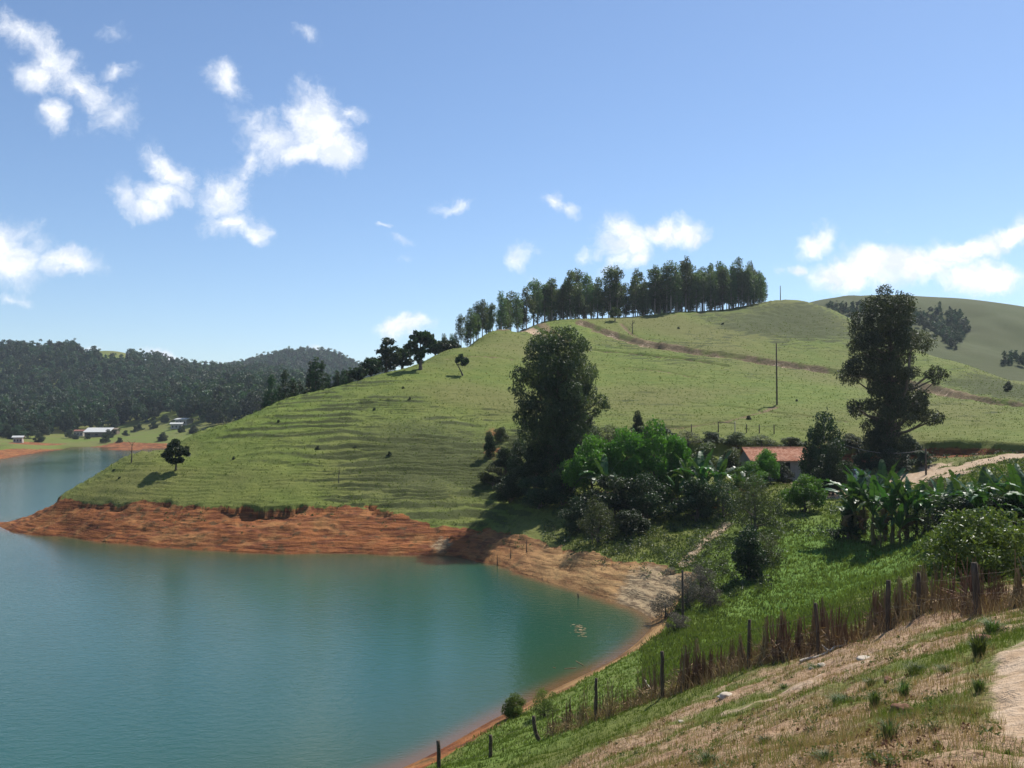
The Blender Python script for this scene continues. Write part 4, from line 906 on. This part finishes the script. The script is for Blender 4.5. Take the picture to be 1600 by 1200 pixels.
# ---------------------------------------------------------------- small car beside the yard
def car():
    p = at_col(1327, 96.5, 0.0)
    o = thing('parked_car', p, 'pale small car parked in the shade between house trees and bananas', 'car', None, R(200))
    prof = [(-1.95,.35),(-1.98,.75),(-1.75,.92),(-1.45,.96),(.75,.95),(1.75,.80),(1.98,.62),(1.98,.35)]
    mb = MB()
    def extr(pr, w0, w1f, mat, nm, par):
        b = MB(); n = len(pr); ws = w1f
        V = np.array([[x, -ws[i], z] for i, (x, z) in enumerate(pr)] + [[x, ws[i], z] for i, (x, z) in enumerate(pr)]); F = [[i, (i + 1) % n, (i + 1) % n + n, i + n] for i in range(n)]
        b.add(V, F); c0 = V[:n].mean(0); c1 = V[n:].mean(0); k = b.n
        b.V += [c0[None], c1[None]]; b.T += [np.array([.5]), np.array([.5])]; b.n += 2
        b.F.setdefault(3, []).append(np.array([[(i + 1) % n, i, k] for i in range(n)] + [[i + n, (i + 1) % n + n, k + 1] for i in range(n)])); return link(nm, b.mesh(nm), mat, par)
    extr(prof, 0, [.78,.82,.82,.80,.80,.80,.80,.78], M['car'], 'body', o)
    extr([(-1.5,.955),(-1.1,1.40),(.25,1.42),(.95,.955)], 0, [.74,.60,.60,.74], M['glass'], 'window_band', o)
    extr([(-1.14,1.40),(-1.0,1.46),(.15,1.47),(.30,1.41)], 0, [.61,.55,.55,.61], M['car'], 'roof', o)
    for x_ in (-1.2, 1.25):
        for y_ in (-.74, .74):
            b = MB(); b.tube([[x_, y_ - .1, .31],[x_, y_ + .1, .31]], .31, 16); w = link('wheel', b.mesh('wheel', True), M['tyre'], o)
            b = MB(); sg = 1 if y_ > 0 else -1; b.tube([[x_, y_ + sg * .08, .31],[x_, y_ + sg * .115, .31]], .18, 12); link('rim', b.mesh('rim'), M['rim'], w)
    for y_ in (-.58, .58):
        b = MB(); b.box((1.97, y_, .66), (.06, .28, .14)); link('headlight', b.mesh('headlight'), M['lamp'], o)
        b = MB(); b.box((-1.97, y_, .70), (.05, .24, .16)); link('tail_light', b.mesh('tail_light'), M['redroof'], o)
car()

# ---------------------------------------------------------------- buildings on the opposite shore
def shed(p, w, d, h, roofmat, label, rz=0.0, rise=.8, wallmat='white', mono=False):
    o = thing('shore_building', p, label, 'building', None, rz)
    b = MB(); b.box((0, 0, h / 2), (w, d, h)); link('wall', b.mesh('wall'), M[wallmat], o)
    r0, r1 = (h + .1, h + rise)
    b = MB(); 
    ys = [(-d / 2 - .6, r0), (0, r1), (d / 2 + .6, r0)] if not mono else [(-d / 2 - .8, r0), (0, r0 + rise * .5), (d / 2 + .6, r1)]
    V = []
    for yv, zv in ys:
        for xv in (-w / 2 - .6, w / 2 + .6): V += [[xv, yv, zv], [xv, yv, zv + .15]]
    b.add(V, [[1,3,7,5],[5,7,11,9],[0,4,6,2],[4,8,10,6],[0,2,3,1],[8,9,11,10],[0,1,5,4],[4,5,9,8],[2,6,7,3],[6,10,11,7]]); link('roof', b.mesh('roof'), M[roofmat], o)
    for k in range(3):
        b = MB(); b.box((-w * .33 + k * w * .33, -d / 2 - .02, h * .5), (w * .12, .1, h * .4)); link('window' if k != 1 else 'door', b.mesh('opening'), M['dark_open'], o)
    return o
shed(at_col(155, 468), 11.5, 7, 2.2, 'metalroof', 'long low building with bright pale roof on the opposite shore', R(8), 2.2, 'timber', True)
shed(at_col(127, 476), 5, 5, 2.4, 'redroof', 'small dark red roofed shed beside the pale roofed building', R(-5))
shed(at_col(176, 475), 6, 5, 2.6, 'timber', 'dark timber shed beside the pale roofed building, near the slope track', R(5), .8, 'timber')
shed(at_col(288, 470), 7, 5, 2.6, 'metalroof', 'pale house at the edge of the conifer wood across the water', R(-20))
shed(at_col(277, 455), 5, 4, 2.2, 'metalroof', 'little pale hut below the house across the water', R(10))
shed(at_col(30, 405), 3.5, 3, 2.2, 'metalroof', 'tiny white boathouse among dark bushes on the opposite shore', R(15))

# ---------------------------------------------------------------- banana plants
def banana_leaf(seed, L=2.3, Wd=.30, arch=1.0, tear=.25):
    rng = np.random.default_rng(seed); n = 13; s = np.linspace(0, 1, n)
    ang = R(62) - arch * s ** 1.4 * R(105); dx = np.cos(ang) * L / n; dz = np.sin(ang) * L / n
    x = np.concatenate([[0], np.cumsum(dx)[:-1]]); z = np.concatenate([[0], np.cumsum(dz)[:-1]])
    wd = Wd * np.clip((s - .12) / .18, 0, 1) ** .6 * np.clip((1.02 - s) / .35, 0, 1) ** .55 + .015
    b = MB(); nx, nz = -np.sin(ang), np.cos(ang)
    for sg in (-1, 1):
        for i in range(n - 1):
            g = rng.uniform(0, tear) if i > 2 else 0; dr = rng.uniform(-.12, .12) * wd[i] * 2; w0 = wd[i]; w1 = wd[i + 1] * (1 - g * .3)
            lift0 = .32 * w0 + dr; lift1 = .32 * w1 + dr
            e = 1 - g * .55
            v = [[x[i], 0, z[i]], [x[i + 1], 0, z[i + 1]],
                 [x[i] + (x[i + 1] - x[i]) * e + nx[i + 1] * lift1 + .05, sg * w1, z[i] + (z[i + 1] - z[i]) * e + nz[i + 1] * lift1],
                 [x[i] + nx[i] * lift0 + .05, sg * w0, z[i] + nz[i] * lift0]]
            b.add(v, [[0, 1, 2, 3]], rng.uniform(.2, .8))
    b.tube(np.stack([x, 0 * x, z - .012], 1), np.linspace(.035, .006, n), 4, .95, cap=False)
    return b.mesh('leaf')
BL = [banana_leaf(1, 3.1, .25, .85, .5), banana_leaf(2, 2.8, .24, 1.15, .8), banana_leaf(3, 3.0, .25, .35, .25), banana_leaf(4, 2.6, .22, .7, .9), banana_leaf(5, 1.6, .22, 1.75, .9)]
def stem_mesh(seed):
    rng = np.random.default_rng(seed); b = MB(); zs = np.linspace(-.3, 1.75, 6); w = np.cumsum(rng.normal(0, .035, (6, 2)), 0)
    b.tube(np.stack([w[:, 0], w[:, 1], zs], 1), np.linspace(.15, .075, 6), 9); return b.mesh('pseudostem', True), (w[-1, 0], w[-1, 1], 1.7)
SM = [stem_mesh(k) for k in range(3)]
rb = random.Random(11)
def banana(x, y, hp, label, group, D=None):
    p = at_px(x, y, .1) if D is None else at_col(x, D, .1); s_ = hp * mpp(p) / 4.3
    o = thing('banana_plant', p, label, 'banana plant', group, rb.uniform(0, 6.28), (s_, s_, s_))
    sm, top = SM[rb.randrange(3)]; link('pseudostem', sm, M['pseudostem'], o)
    n = rb.randint(9, 12); a0 = rb.uniform(0, 6.28)
    for k in range(n):
        l = link('leaf', BL[2 if k < 4 else rb.choice((0, 1, 3, 0))], M['banana'], o, top)
        l.rotation_euler = (rb.uniform(-.25, .25), rb.uniform(-.42, -.1) if k < 4 else rb.uniform(-.2, .22), a0 + k * 2.4 + rb.uniform(-.25, .25)); f = rb.uniform(.8, 1.1); l.scale = (f, f, f)
    for k in range(rb.randint(4, 6)):
        l = link('dead_leaf', BL[4], M['deadleaf'], o, (top[0], top[1], top[2] - .15)); l.rotation_euler = (0, R(55), rb.uniform(0, 6.28)); l.scale = (.8, .8, .8)
for x, y, h in [(1338,846,118),(1365,852,122),(1394,850,118),(1418,842,112),(1350,836,112),(1384,838,124),(1328,838,76),(1406,852,70),(1376,856,60),(1432,836,84)]: banana(x, y, h, 'banana plant of the clump between yard and green valley grass', 'bananas below the yard')
for x, y, h in [(1074,792,88),(1100,798,98),(1122,792,92),(1088,806,66),(1112,806,60),(1060,800,64)]: banana(x, y, h, 'banana plant in the dark thicket beside the vivid green crown', 'bananas in the thicket')
banana(948, 800, 92, 'banana plant half buried in the feathery green shrub', None)
for x, y, h in [(1160,782,56),(1182,786,52)]: banana(x, y, h, 'low banana plant in the garden before the house', 'garden bananas')
for x, y, h in [(1472,832,96),(1500,834,100),(1532,840,108),(1566,842,112),(1598,846,126),(1548,830,104),(1628,846,118),(1585,828,100),(1452,830,64),(1486,840,66),(1518,832,80),(1556,848,74),(1580,850,84),(1612,850,90),(1540,850,60)]: banana(x, y, h, 'banana plant of the big clump behind the glossy shrub', 'bananas behind the glossy shrub')

# ---------------------------------------------------------------- glossy shrub behind the cane hedge
p = at_col(1512, 27.0, .1); k = mpp(p)
me = profile_tree(171, [(.75,1.3,1.5),(1.15,1.75,2.2),(1.6,1.6,2.3),(2.0,1.2,2.0),(2.45,.4,.7)], 40, (.34,.52), 190, (.15,.062), .05, 1.5, (0,0), .1, .75, .3, .7, fork=5, limb_r=1.2)
plant('glossy_shrub', p, me, (M['bark'], M['glossy']), 'wide pale green shrub with glossy leaves behind the dry canes', 'shrub', None, (1, 1, 1), 0, ('stem', 'crown'))

# ---------------------------------------------------------------- wire fence down to the water
rf = random.Random(21)
f0 = at_col(1160, 27.0, 0)
fence = thing('wire_fence', f0, 'old wire fence of rough wooden posts running down to the water', 'fence')
POSTS = [(688,31.8,46,.07),(767,31.5,34,.065),(835,31.8,40,.07),(930,30.8,66,.055),(1033,29.0,70,.06),(1165,27.0,76,.05),(1275,25.0,82,.045),(1384,24.0,78,.065),(1431,23.6,66,.055),(1522,21.5,84,.08),(1610,20.0,80,.08),(1730,18.6,84,.07)]
tops = []
for i, (x, D, hp, r_) in enumerate(POSTS):
    p = at_col(x, D, 0) - f0; h = hp * D / F_PX; b = MB(); zs = np.linspace(-.35, h, 7); ln = rf.uniform(-.07, .07); wob = [rf.uniform(-.012, .012) for _ in zs]
    bend = (.22 * np.exp(-np.clip(zs, 0, 9) / .18)) if x == 835 else 0 * zs
    b.tube(np.stack([p[0] + ln * zs + wob + bend, p[1] + 0 * zs, p[2] + zs], 1), r_ * np.array([1.1,1.05,1,.98,.97,.95,.9]), 9); link('post', b.mesh('post', True), M['post'], fence)
    tops.append(np.array([p[0] + ln * h * .8, p[1] - r_, p[2] + h * .8]))
for lv in (0, .45):
    b = MB()
    pts = []
    for a, c in zip(tops[:-1], tops[1:]):
        for t_ in (0, .5): pts.append(a + (c - a) * t_ - np.array([0, 0, lv + (.05 if t_ else 0)]))
    pts.append(tops[-1] - np.array([0, 0, lv])); b.tube(pts, .003, 3, cap=False); link('wire', b.mesh('wire'), M['timber'], fence)
# paddock rail fence above the house
f1 = at_px(1150, 682, 0); pf = thing('paddock_fence', f1, 'weathered paddock fence with a top rail above the house bank', 'fence')
prev = None
for i, (x, D, h) in enumerate([(1003,116,.9),(1038,116,1.0),(1080,116.5,1.0),(1122,117,1.35),(1148,117,1.5),(1166,117.5,1.1),(1186,117.5,1.1),(1209,117.5,1.2)]):
    q = at_col(x, D, 0) - f1; b = MB(); b.tube([q - [0, 0, .3], q + [0, 0, h * .5], q + [0, 0, h]], [.07, .065, .06], 7); link('post', b.mesh('post', True), M['pale_wood'] if x == 1148 else M['post'], pf)
    if prev is not None and (x in (1038, 1148)):
        b = MB(); b.tube([prev[0] + [0, -.08, prev[1] * .93], q + [0, -.08, h * .85]], .05, 5); link('rail', b.mesh('rail'), M['timber'], pf)
    elif prev is not None:
        b = MB(); b.tube([prev[0] + [0, -.08, prev[1] * .8], q + [0, -.08, h * .75]], .012, 4); link('wire', b.mesh('wire'), M['timber'], pf)
    prev = (q, h)

# ---------------------------------------------------------------- dry cane clumps along the fence
def cane_clump(seed, n, cone, ragged):
    rng = np.random.default_rng(seed); b = MB()
    for k in range(n):
        a = rng.uniform(0, 6.28); r_ = rng.uniform(.02, .22); h = rng.uniform(.45, 1.0) if k > 2 else rng.uniform(.9, 1.05)
        s = np.array([math.cos(a) * r_, math.sin(a) * r_, -.1]); e = np.array([math.cos(a) * r_ * (1 - cone) + rng.normal(0, ragged), math.sin(a) * r_ * (1 - cone) + rng.normal(0, ragged), h])
        b.tube(np.stack([s, (s + e) / 2 + rng.normal(0, .014, 3), e]), [.011, .010, .006], 4, rng.uniform(.05, .75))
    C = np.stack([rng.normal(0, .16, 90), rng.normal(0, .16, 90), rng.uniform(.02, .5, 90) ** 1.3], 1); leaf_cards(b, C, .30, .022, rng, .1, np.stack([C[:, 0], C[:, 1], .2 + 0 * C[:, 0]], 1) * 3, .62)
    return b.mesh('cane_clump')
CV = [cane_clump(300, 22, .75, .03), cane_clump(301, 16, .3, .07), cane_clump(302, 30, .85, .03), cane_clump(303, 11, .1, .10), cane_clump(304, 18, .5, .06)]
rc = random.Random(31)
def fence_D(x): return np.interp(x, [688,767,835,930,1033,1160,1275,1384,1431,1522,1610,1730], [32,31.5,31.8,30.8,29,27,25,24,23.6,21.5,20,18.6])
xs_ = list(np.arange(868, 1060, 13)) + list(np.arange(1062, 1300, 9)) + list(np.arange(1300, 1470, 10)) + list(np.arange(1462, 1760, 12))
for i, x in enumerate(xs_):
    x = x + rc.uniform(-6, 6); thin = x < 1055
    D = fence_D(x) + rc.uniform(.15, 1.5 if not thin else 2.2); q = at_col(x, D, .02)
    hp = (rc.uniform(30, 56) if thin else rc.uniform(34, 78)) * (1.15 if x > 1440 else 1) ; s_ = hp * mpp(q)
    v = rc.choice((1, 3, 3)) if thin else rc.choice((0, 0, 1, 2, 4, 4))
    o = link('cane_clump', CV[v], M['cane'] if not thin or rc.random() < .6 else M['straw'], None, q); o.scale = (s_ * rc.uniform(.9, 1.3),) * 2 + (s_,); o.rotation_euler = (rc.uniform(-.06, .06), rc.uniform(-.06, .06), rc.uniform(0, 6.28))
    tag(o, 'sparse dry stalks by the waterside end of the post fence' if thin else ('tall rusty dry cane clump under the glossy shrub' if x > 1440 else 'brown dry cane clump standing along the wire fence'), 'dry cane', 'sparse stalks by the fence' if thin else ('rusty canes under the glossy shrub' if x > 1440 else 'dry cane clumps along the fence'))
o = link('reed_stalk', snag(77, 1.3, .012, 7, .3, .12), M['straw'], None, at_col(1186, 27.2, 0)); tag(o, 'pale forked dry reed rising above the cane row', 'reed')

# ---------------------------------------------------------------- near ground: tufts, clods, sticks, stones
def tuft(seed, n, h, spread, bw=.02, curl=.5):
    rng = np.random.default_rng(seed); b = MB()
    for k in range(n):
        a = rng.uniform(0, 6.28); r0 = rng.uniform(0, spread * .35); L = h * rng.uniform(.5, 1.1); o_ = rng.uniform(.15, 1) * spread
        d = np.array([math.cos(a), math.sin(a), 0]); w = np.array([-d[1], d[0], 0]) * bw
        p0 = d * r0 + [0, 0, -.02]; p1 = d * (r0 + o_ * .4) + [0, 0, L * .62]; p2 = d * (r0 + o_) + [0, 0, L * (1 - curl * rng.uniform(.1, .6))]
        b.add([p0 - w, p0 + w, p1 + w * .8, p1 - w * .8, p2], [[0, 1, 2, 3]], rng.uniform(0, .8)); b.F.setdefault(3, []).append(np.array([[3, 2, 4]]) + b.n - 5)
    return b.mesh('tuft')
TV = [tuft(401, 150, .28, .18, .005), tuft(402, 170, .20, .24, .005), tuft(403, 150, .28, .13, .005), tuft(404, 170, .16, .28, .005)]
rt = random.Random(41)
for x, y, hp, v, m_, lab in [(1429,1052,36,1,'weed','round green weed tussock on the bare reddish bank'),(1413,1090,42,2,'weed','upright dark green weed on the bare bank, beside the round tussock'),(1367,1107,46,2,'weed','upright dark weed growing beside the small clod'),(1361,1070,26,1,'weed','dark spreading weed above the upright pair'),(1310,1100,36,1,'weed','broad dull weed clump on the bare bank'),(1323,1098,30,3,'weed','flat dull weed beside the broad clump'),(1390,1155,50,0,'weed','green grass tuft below the dark soil hollow'),(1530,1025,60,2,'weed','spiky green weed beside the red soil mound'),(1552,985,40,1,'weed','dark weed bush at the road shoulder'),(1480,1050,30,3,'weed','green weed patch near the bare sandy patch'),(1530,1080,34,0,'weed','green weed on the edge of the sandy patch'),(1290,1190,40,1,'weed','grassy clump at the bottom of the bare bank'),(1195,1160,26,3,'weed','low grass clump beside the pale foot track'),(1105,1195,40,1,'weed','low dull weed at the foot track bend'),(1270,1045,22,3,'weed','small weed just above the fallen pole'),(1460,1140,26,1,'weed','small weed by the sandy edge'),(1500,1110,28,3,'lush','fresh grass patch by the sandy edge'),(1225,1075,18,1,'weed','tiny weed between stones and foot track')]:
    q = at_px(x, y, .02); s_ = hp * mpp(q) / .36
    o = link('weed_tuft', TV[v], M[m_], None, q); o.scale = (s_, s_, s_); o.rotation_euler = (0, 0, rt.uniform(0, 6)); tag(o, lab, 'weed')
def lump(seed, sc, n=3):
    import bmesh
    bm = bmesh.new(); bmesh.ops.create_icosphere(bm, subdivisions=n, radius=1.0); rng = np.random.default_rng(seed); ph = rng.uniform(0, 6, 9)
    for v in bm.verts:
        c = v.co.copy(); d = 1 + .16 * math.sin(3.1 * c.x + ph[0]) * math.sin(2.7 * c.y + ph[1]) + .11 * math.sin(6.3 * c.z + ph[2] + 2 * c.x) + .07 * math.sin(11 * c.x + ph[3]) * math.sin(12 * c.y + ph[4]) + .04 * math.sin(23 * c.z + ph[5]) * math.sin(21 * c.x)
        v.co = Vector((c.x * sc[0], c.y * sc[1], c.z * sc[2])) * d
    me = bpy.data.meshes.new('lump'); bm.to_mesh(me); bm.free(); me.polygons.foreach_set('use_smooth', [True] * len(me.polygons)); return me
for i, (x, y, w, h, m_, lab) in enumerate([(1536,1002,30,16,'clod','reddish soil mound with a dark shaded side by the spiky weed'),(1552,980,22,10,'clod','small reddish soil hump behind the red mound'),(1410,1112,38,16,'clod','dark crumbly clod above the soil hollow'),(1388,1065,16,10,'clod','small purplish clod between the weeds'),(1133,1088,24,8,'stone','flat pale stone by the cane row'),(1285,1040,16,5,'stone','small flat pale stone beside the fallen pole'),(1268,1046,10,4,'stone','little pale stone next to the flat stone'),(1037,1134,5,4,'clod','tiny brown clod near the fence post foot'),(1064,1128,9,4,'stone','whitish stone on the bank below the posts'),(1350,1030,26,6,'stone','worn pale slab half buried in the bank')]):
    q = at_px(x, y, -.005); k = mpp(q); o = link('soil_clod' if m_ == 'clod' else 'flat_stone', lump(500 + i, (w * k * .5, w * k * .42, h * k * .7)), M[m_], None, q); o.rotation_euler = (0, 0, rt.uniform(0, 6)); tag(o, lab, 'clod' if m_ == 'clod' else 'stone')
def stick(p0, p1, r0, r1, seed, mat, label, name='fallen_branch', lift=.03):
    rng = np.random.default_rng(seed); t_ = np.linspace(0, 1, 8); P_ = p0 + (p1 - p0) * t_[:, None]; P_[:, 2] = ground(P_[:, 0], P_[:, 1]) + lift; P_ += rng.normal(0, .018, P_.shape)
    o_ = P_[0].copy(); b = MB(); b.tube(P_ - o_, np.linspace(r0, r1, 8), 7)
    for k in range(2):
        i = rng.integers(3, 7); e = P_[i] - o_ + np.array([rng.uniform(-.25, .25), rng.uniform(-.1, .1), rng.uniform(.08, .22)]); b.tube(np.stack([P_[i] - o_, e]), [r1 * .8, r1 * .3], 5)
    tag(link(name, b.mesh(name, True), mat, None, o_), label, 'branch')
stick(at_px(1250, 1036), at_px(1304, 1016), .045, .03, 1, M['pale_wood'], 'bleached fallen pole lying across the foot of the fence')
stick(at_px(1300, 1018), at_px(1348, 1000), .035, .022, 2, M['pale_wood'], 'bleached fallen branch continuing from the fallen pole')
stick(at_px(1136, 1042), at_px(1166, 1050), .02, .015, 3, M['pale_wood'], 'short pale stick at the base of the dry canes')
stick(at_px(1008, 1070), at_px(1026, 1092), .035, .02, 4, M['pale_wood'], 'pale stick leaning by the dark fence post', lift=.15)
# sticks, litter and an imitated reflection in the inlet
for i, (x0_, y0_, x1_, y1_, lab) in enumerate([(882,1045,900,1044,'yellowish floating stalk near the muddy edge'),(900,1033,912,1040,'thin floating stalk beside the yellowish one'),(864,1043,868,1044,'scrap of pale litter floating off the bank')]):
    a_ = PZ(x0_, y0_, .015); c_ = PZ(x1_, y1_, .015); b = MB(); b.tube(np.stack([0 * a_, (c_ - a_) * .5 + [0, .02, 0], c_ - a_]), .022, 6); tag(link('floating_stalk', b.mesh('floating_stalk', True), M['straw'], None, a_), lab, 'stalk')
q = PZ(903, 941, -.3); b = MB(); b.tube([[0,0,0],[.02,0,.35],[.0,0,.62]], [.06,.05,.045], 7); tag(link('drowned_stump', b.mesh('drowned_stump', True), M['post'], None, q), 'black stump poking out of the green inlet water', 'stump')
q = at_px(880, 923, 0); b = MB(); b.tube([[-.35,0,.06],[0,.05,.10],[.35,.1,.16]], [.07,.06,.04], 7); tag(link('driftwood', b.mesh('driftwood', True), M['post'], None, q), 'dark driftwood lump on the muddy waterline', 'driftwood')
rng = np.random.default_rng(9); q = PZ(905, 985, .008); b = MB()  # flat pale flakes that imitate a bright reflection on the water
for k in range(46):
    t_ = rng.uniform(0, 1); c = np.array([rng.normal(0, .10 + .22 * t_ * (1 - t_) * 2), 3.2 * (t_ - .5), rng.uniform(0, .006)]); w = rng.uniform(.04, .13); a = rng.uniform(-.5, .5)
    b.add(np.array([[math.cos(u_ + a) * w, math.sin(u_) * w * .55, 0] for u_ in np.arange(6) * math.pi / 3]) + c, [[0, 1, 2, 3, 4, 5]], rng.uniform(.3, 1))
tag(link('pale_reflection', b.mesh('pale_reflection'), M['straw'], None, q), 'pale reflection on the green inlet water, modelled as flat flakes', 'reflection')

# ---------------------------------------------------------------- grass
def grass_mass(name, xr, Dr, n, hh, bw, mat, label, ok, tintf, blades=3, seed=1, lnD=True):
    rng = np.random.default_rng(seed); x = rng.uniform(*xr, n); D = np.exp(rng.uniform(math.log(Dr[0]), math.log(Dr[1]), n)) if lnD else rng.uniform(Dr[0], Dr[1], n)
    X = (x - 800) / F_PX * D; Z, mk = ground(X, D, True)
    m = ok(x, X, D, Z, mk, rng); X, D, Z = X[m], D[m], Z[m]; t = tintf(X, D, {k: v[m] for k, v in mk.items()}, rng); n = len(X)
    clump = .45 + 1.1 * fbm(X / 1.7, D / 1.7, 97)
    V = []; T = []
    for k in range(blades):
        a = rng.uniform(0, 6.28, n); h = rng.uniform(*hh, n) * clump; o_ = h * rng.uniform(.15, .8, n); w = bw * rng.uniform(.6, 1.4, n) * (D / np.mean(Dr) if lnD else 1)
        jx, jy = rng.normal(0, .4, n) * hh[1], rng.normal(0, .4, n) * hh[1]
        b0 = np.stack([X + jx - np.sin(a) * w, D + jy + np.cos(a) * w, Z - .03], 1); b1 = np.stack([X + jx + np.sin(a) * w, D + jy - np.cos(a) * w, Z - .03], 1)
        a2 = a + rng.normal(0, .9, n); tip = np.stack([X + jx + np.cos(a2) * o_, D + jy + np.sin(a2) * o_, Z + h], 1)
        V.append(np.stack([b0, b1, tip], 1).reshape(-1, 3)); T.append(np.repeat(np.clip(t + rng.normal(0, .12, n), 0, 1), 3))
    V = np.concatenate(V); F = np.arange(len(V)).reshape(-1, 3)
    tag(link(name, make_mesh(name, V, [F], {'tint': np.concatenate(T)}), M[mat]), label, 'grass', kind='stuff')
grass_mass('grass', (420, 2050), (3.2, 36), 128000, (.03, .11), .007, 'blade', 'short patchy grass and dry stubble on the near bank', lambda x, X, D, Z, mk, r: (Z > .5) & (r.uniform(size=len(x)) > .62 * np.clip(mk['dry'], 0, 1) * (1 + 0 * x)) & (mk['sand'] < .35 + .1 * r.uniform(size=len(x))), lambda X, D, mk, r: .22 + .85 * np.clip(mk['dry'] * 1.5, 0, 1) * (.35 + 1.15 * fbm(X / .9, D / .9, 98)), 4, 1)
grass_mass('grass', (700, 1760), (18, 34), 18000, (.12, .5), .008, 'cane', 'tangle of dry straw and weeds along the fence line', lambda x, X, D, Z, mk, r: (np.abs(D - fence_D(x) - .7) < 1.0 + .4 * r.normal(size=len(x))) & (Z > .8) & (x > 860), lambda X, D, mk, r: r.uniform(0, 1, len(X)), 4, 2)
grass_mass('grass', (880, 1850), (33, 96), 70000, (.06, .26), .04, 'lush', 'lush green grass and weeds filling the valley', lambda x, X, D, Z, mk, r: (Z > .45) & (mk['band'] < .4) & (mk['sand'] < .4) & (x > 1000 - (D > 62) * 150) & (fbm(X / 2.5, D / 2.5, 99) > np.where(D < 60, .2, .25)), lambda X, D, mk, r: .15 + .75 * np.clip(mk['lush'], 0, 1) * fbm(X / 2, D / 2, 96), 3, 3)
grass_mass('grass', (-20, 1650), (88, 250), 60000, (.06, .2), .06, 'blade', 'rough grazed pasture tufts over the headland', lambda x, X, D, Z, mk, r: (Z > 2.2) & (mk['band'] < .3) & (mk['sand'] < .3) & (mk['brown'] < .6) & (r.uniform(size=len(x)) < .35 + .5 * np.clip(mk['scrub'], 0, 1)), lambda X, D, mk, r: .30 + .5 * fbm(X / 3, D / 3, 94), 3, 4)
grass_mass('grass', (560, 1300), (30, 62), 22000, (.04, .14), .03, 'lush', 'short green turf between the fence and the waterline', lambda x, X, D, Z, mk, r: (Z > .42) & (Z < 5) & (D > 31), lambda X, D, mk, r: .2 + .6 * fbm(X / 2, D / 2, 93), 3, 5)
# tangled low undergrowth in the valley
def undergrowth(name, xr, Dr, n, size, mat, label, ok, seed, leaf=(.2, .085), cards=26):
    rng = np.random.default_rng(seed); x = rng.uniform(*xr, n); D = np.exp(rng.uniform(math.log(Dr[0]), math.log(Dr[1]), n)); X = (x - 800) / F_PX * D; Z, mk = ground(X, D, True); py = 650 - (Z - CAM_Z) / D * F_PX
    m = ok(x, D, Z, mk, py, rng); mb = MB()
    for X0, D0, Z0 in zip(X[m], D[m], Z[m]):
        r_ = rng.uniform(*size); C, d = clump_points(rng, np.array([X0, D0, Z0 + r_ * .35]), r_, cards, .75, .3); leaf_cards(mb, C, leaf[0], leaf[1], rng, .0, d, rng.uniform(.1, .75))
    tag(link(name, mb.mesh(name), M[mat]), label, 'undergrowth', kind='stuff')
undergrowth('undergrowth', (850, 1300), (58, 100), 2600, (.22, .6), 'olive', 'tangled olive scrub on the valley side above the inlet', lambda x, D, Z, mk, py, r: (mk['band'] < .3) & (Z > 1.2) & (py > 780) & (x < 1255 - (py - 800) * .3) & (fbm(x / 26, D / 5, 101) > .42), 21)
undergrowth('undergrowth', (860, 1620), (62, 112), 1500, (.25, .7), 'dark', 'dark weedy undergrowth among shrubs and bananas', lambda x, D, Z, mk, py, r: (mk['band'] < .3) & (py > 700) & (py < 850) & (mk['sand'] < .3) & (fbm(x / 30, D / 5, 102) > .45), 22)
undergrowth('undergrowth', (760, 1680), (7, 30), 900, (.03, .11), 'weed', 'tiny leafy weeds dotted over the near bank', lambda x, D, Z, mk, py, r: (Z > 1) & (mk['sand'] < .3) & (fbm(x / 60, D / 2.0, 103) > .5), 23, (.045, .016), 30)
undergrowth('soil_crumbs', (760, 1680), (6.5, 26), 700, (.015, .06), 'clod', 'crumbs of dark red soil over the near bank', lambda x, D, Z, mk, py, r: (mk['dry'] > .35) & (mk['sand'] < .25) & (fbm(x / 50, D / 1.5, 104) > .45), 24, (.03, .03), 10)

undergrowth('undergrowth', (90, 1040), (64, 110), 2600, (.12, .34), 'olive', 'straggling weeds on the lip and ledges of the bare red bank', lambda x, D, Z, mk, py, r: (Z > .9) & (mk['band'] > .02) & (Z > 1.2 + 1.6 * r.uniform(size=len(x)) * (x < 700)) & (fbm(x / 16, D / 3, 105) > .52), 25, (.16, .06), 16)
# ---------------------------------------------------------------- air
def haze_box():
    x, y0, y1, z0, z1 = 2300.0, -60.0, 1790.0, float(min(Vn[:, 2].min(), Vf[:, 2].min())) - 1.5, float(Vf[:, 2].max()) + 26.0
    me = MB().box((0, (y0 + y1) / 2, (z0 + z1) / 2), (2 * x, y1 - y0, z1 - z0)).mesh('haze')
    m = bpy.data.materials.new('haze_air'); m.use_nodes = True; N = m.node_tree.nodes; N.clear(); o = N.new('ShaderNodeOutputMaterial'); v = N.new('ShaderNodeVolumePrincipled')
    v.inputs['Color'].default_value = (.78, .88, 1.0, 1); v.inputs['Density'].default_value = HAZE; v.inputs['Anisotropy'].default_value = .25
    m.node_tree.links.new(v.outputs[0], o.inputs['Volume'])
    tag(link('haze', me, m), 'thin blue summer haze over the valley', 'haze', kind='stuff')
HAZE = 0.00012
haze_box()
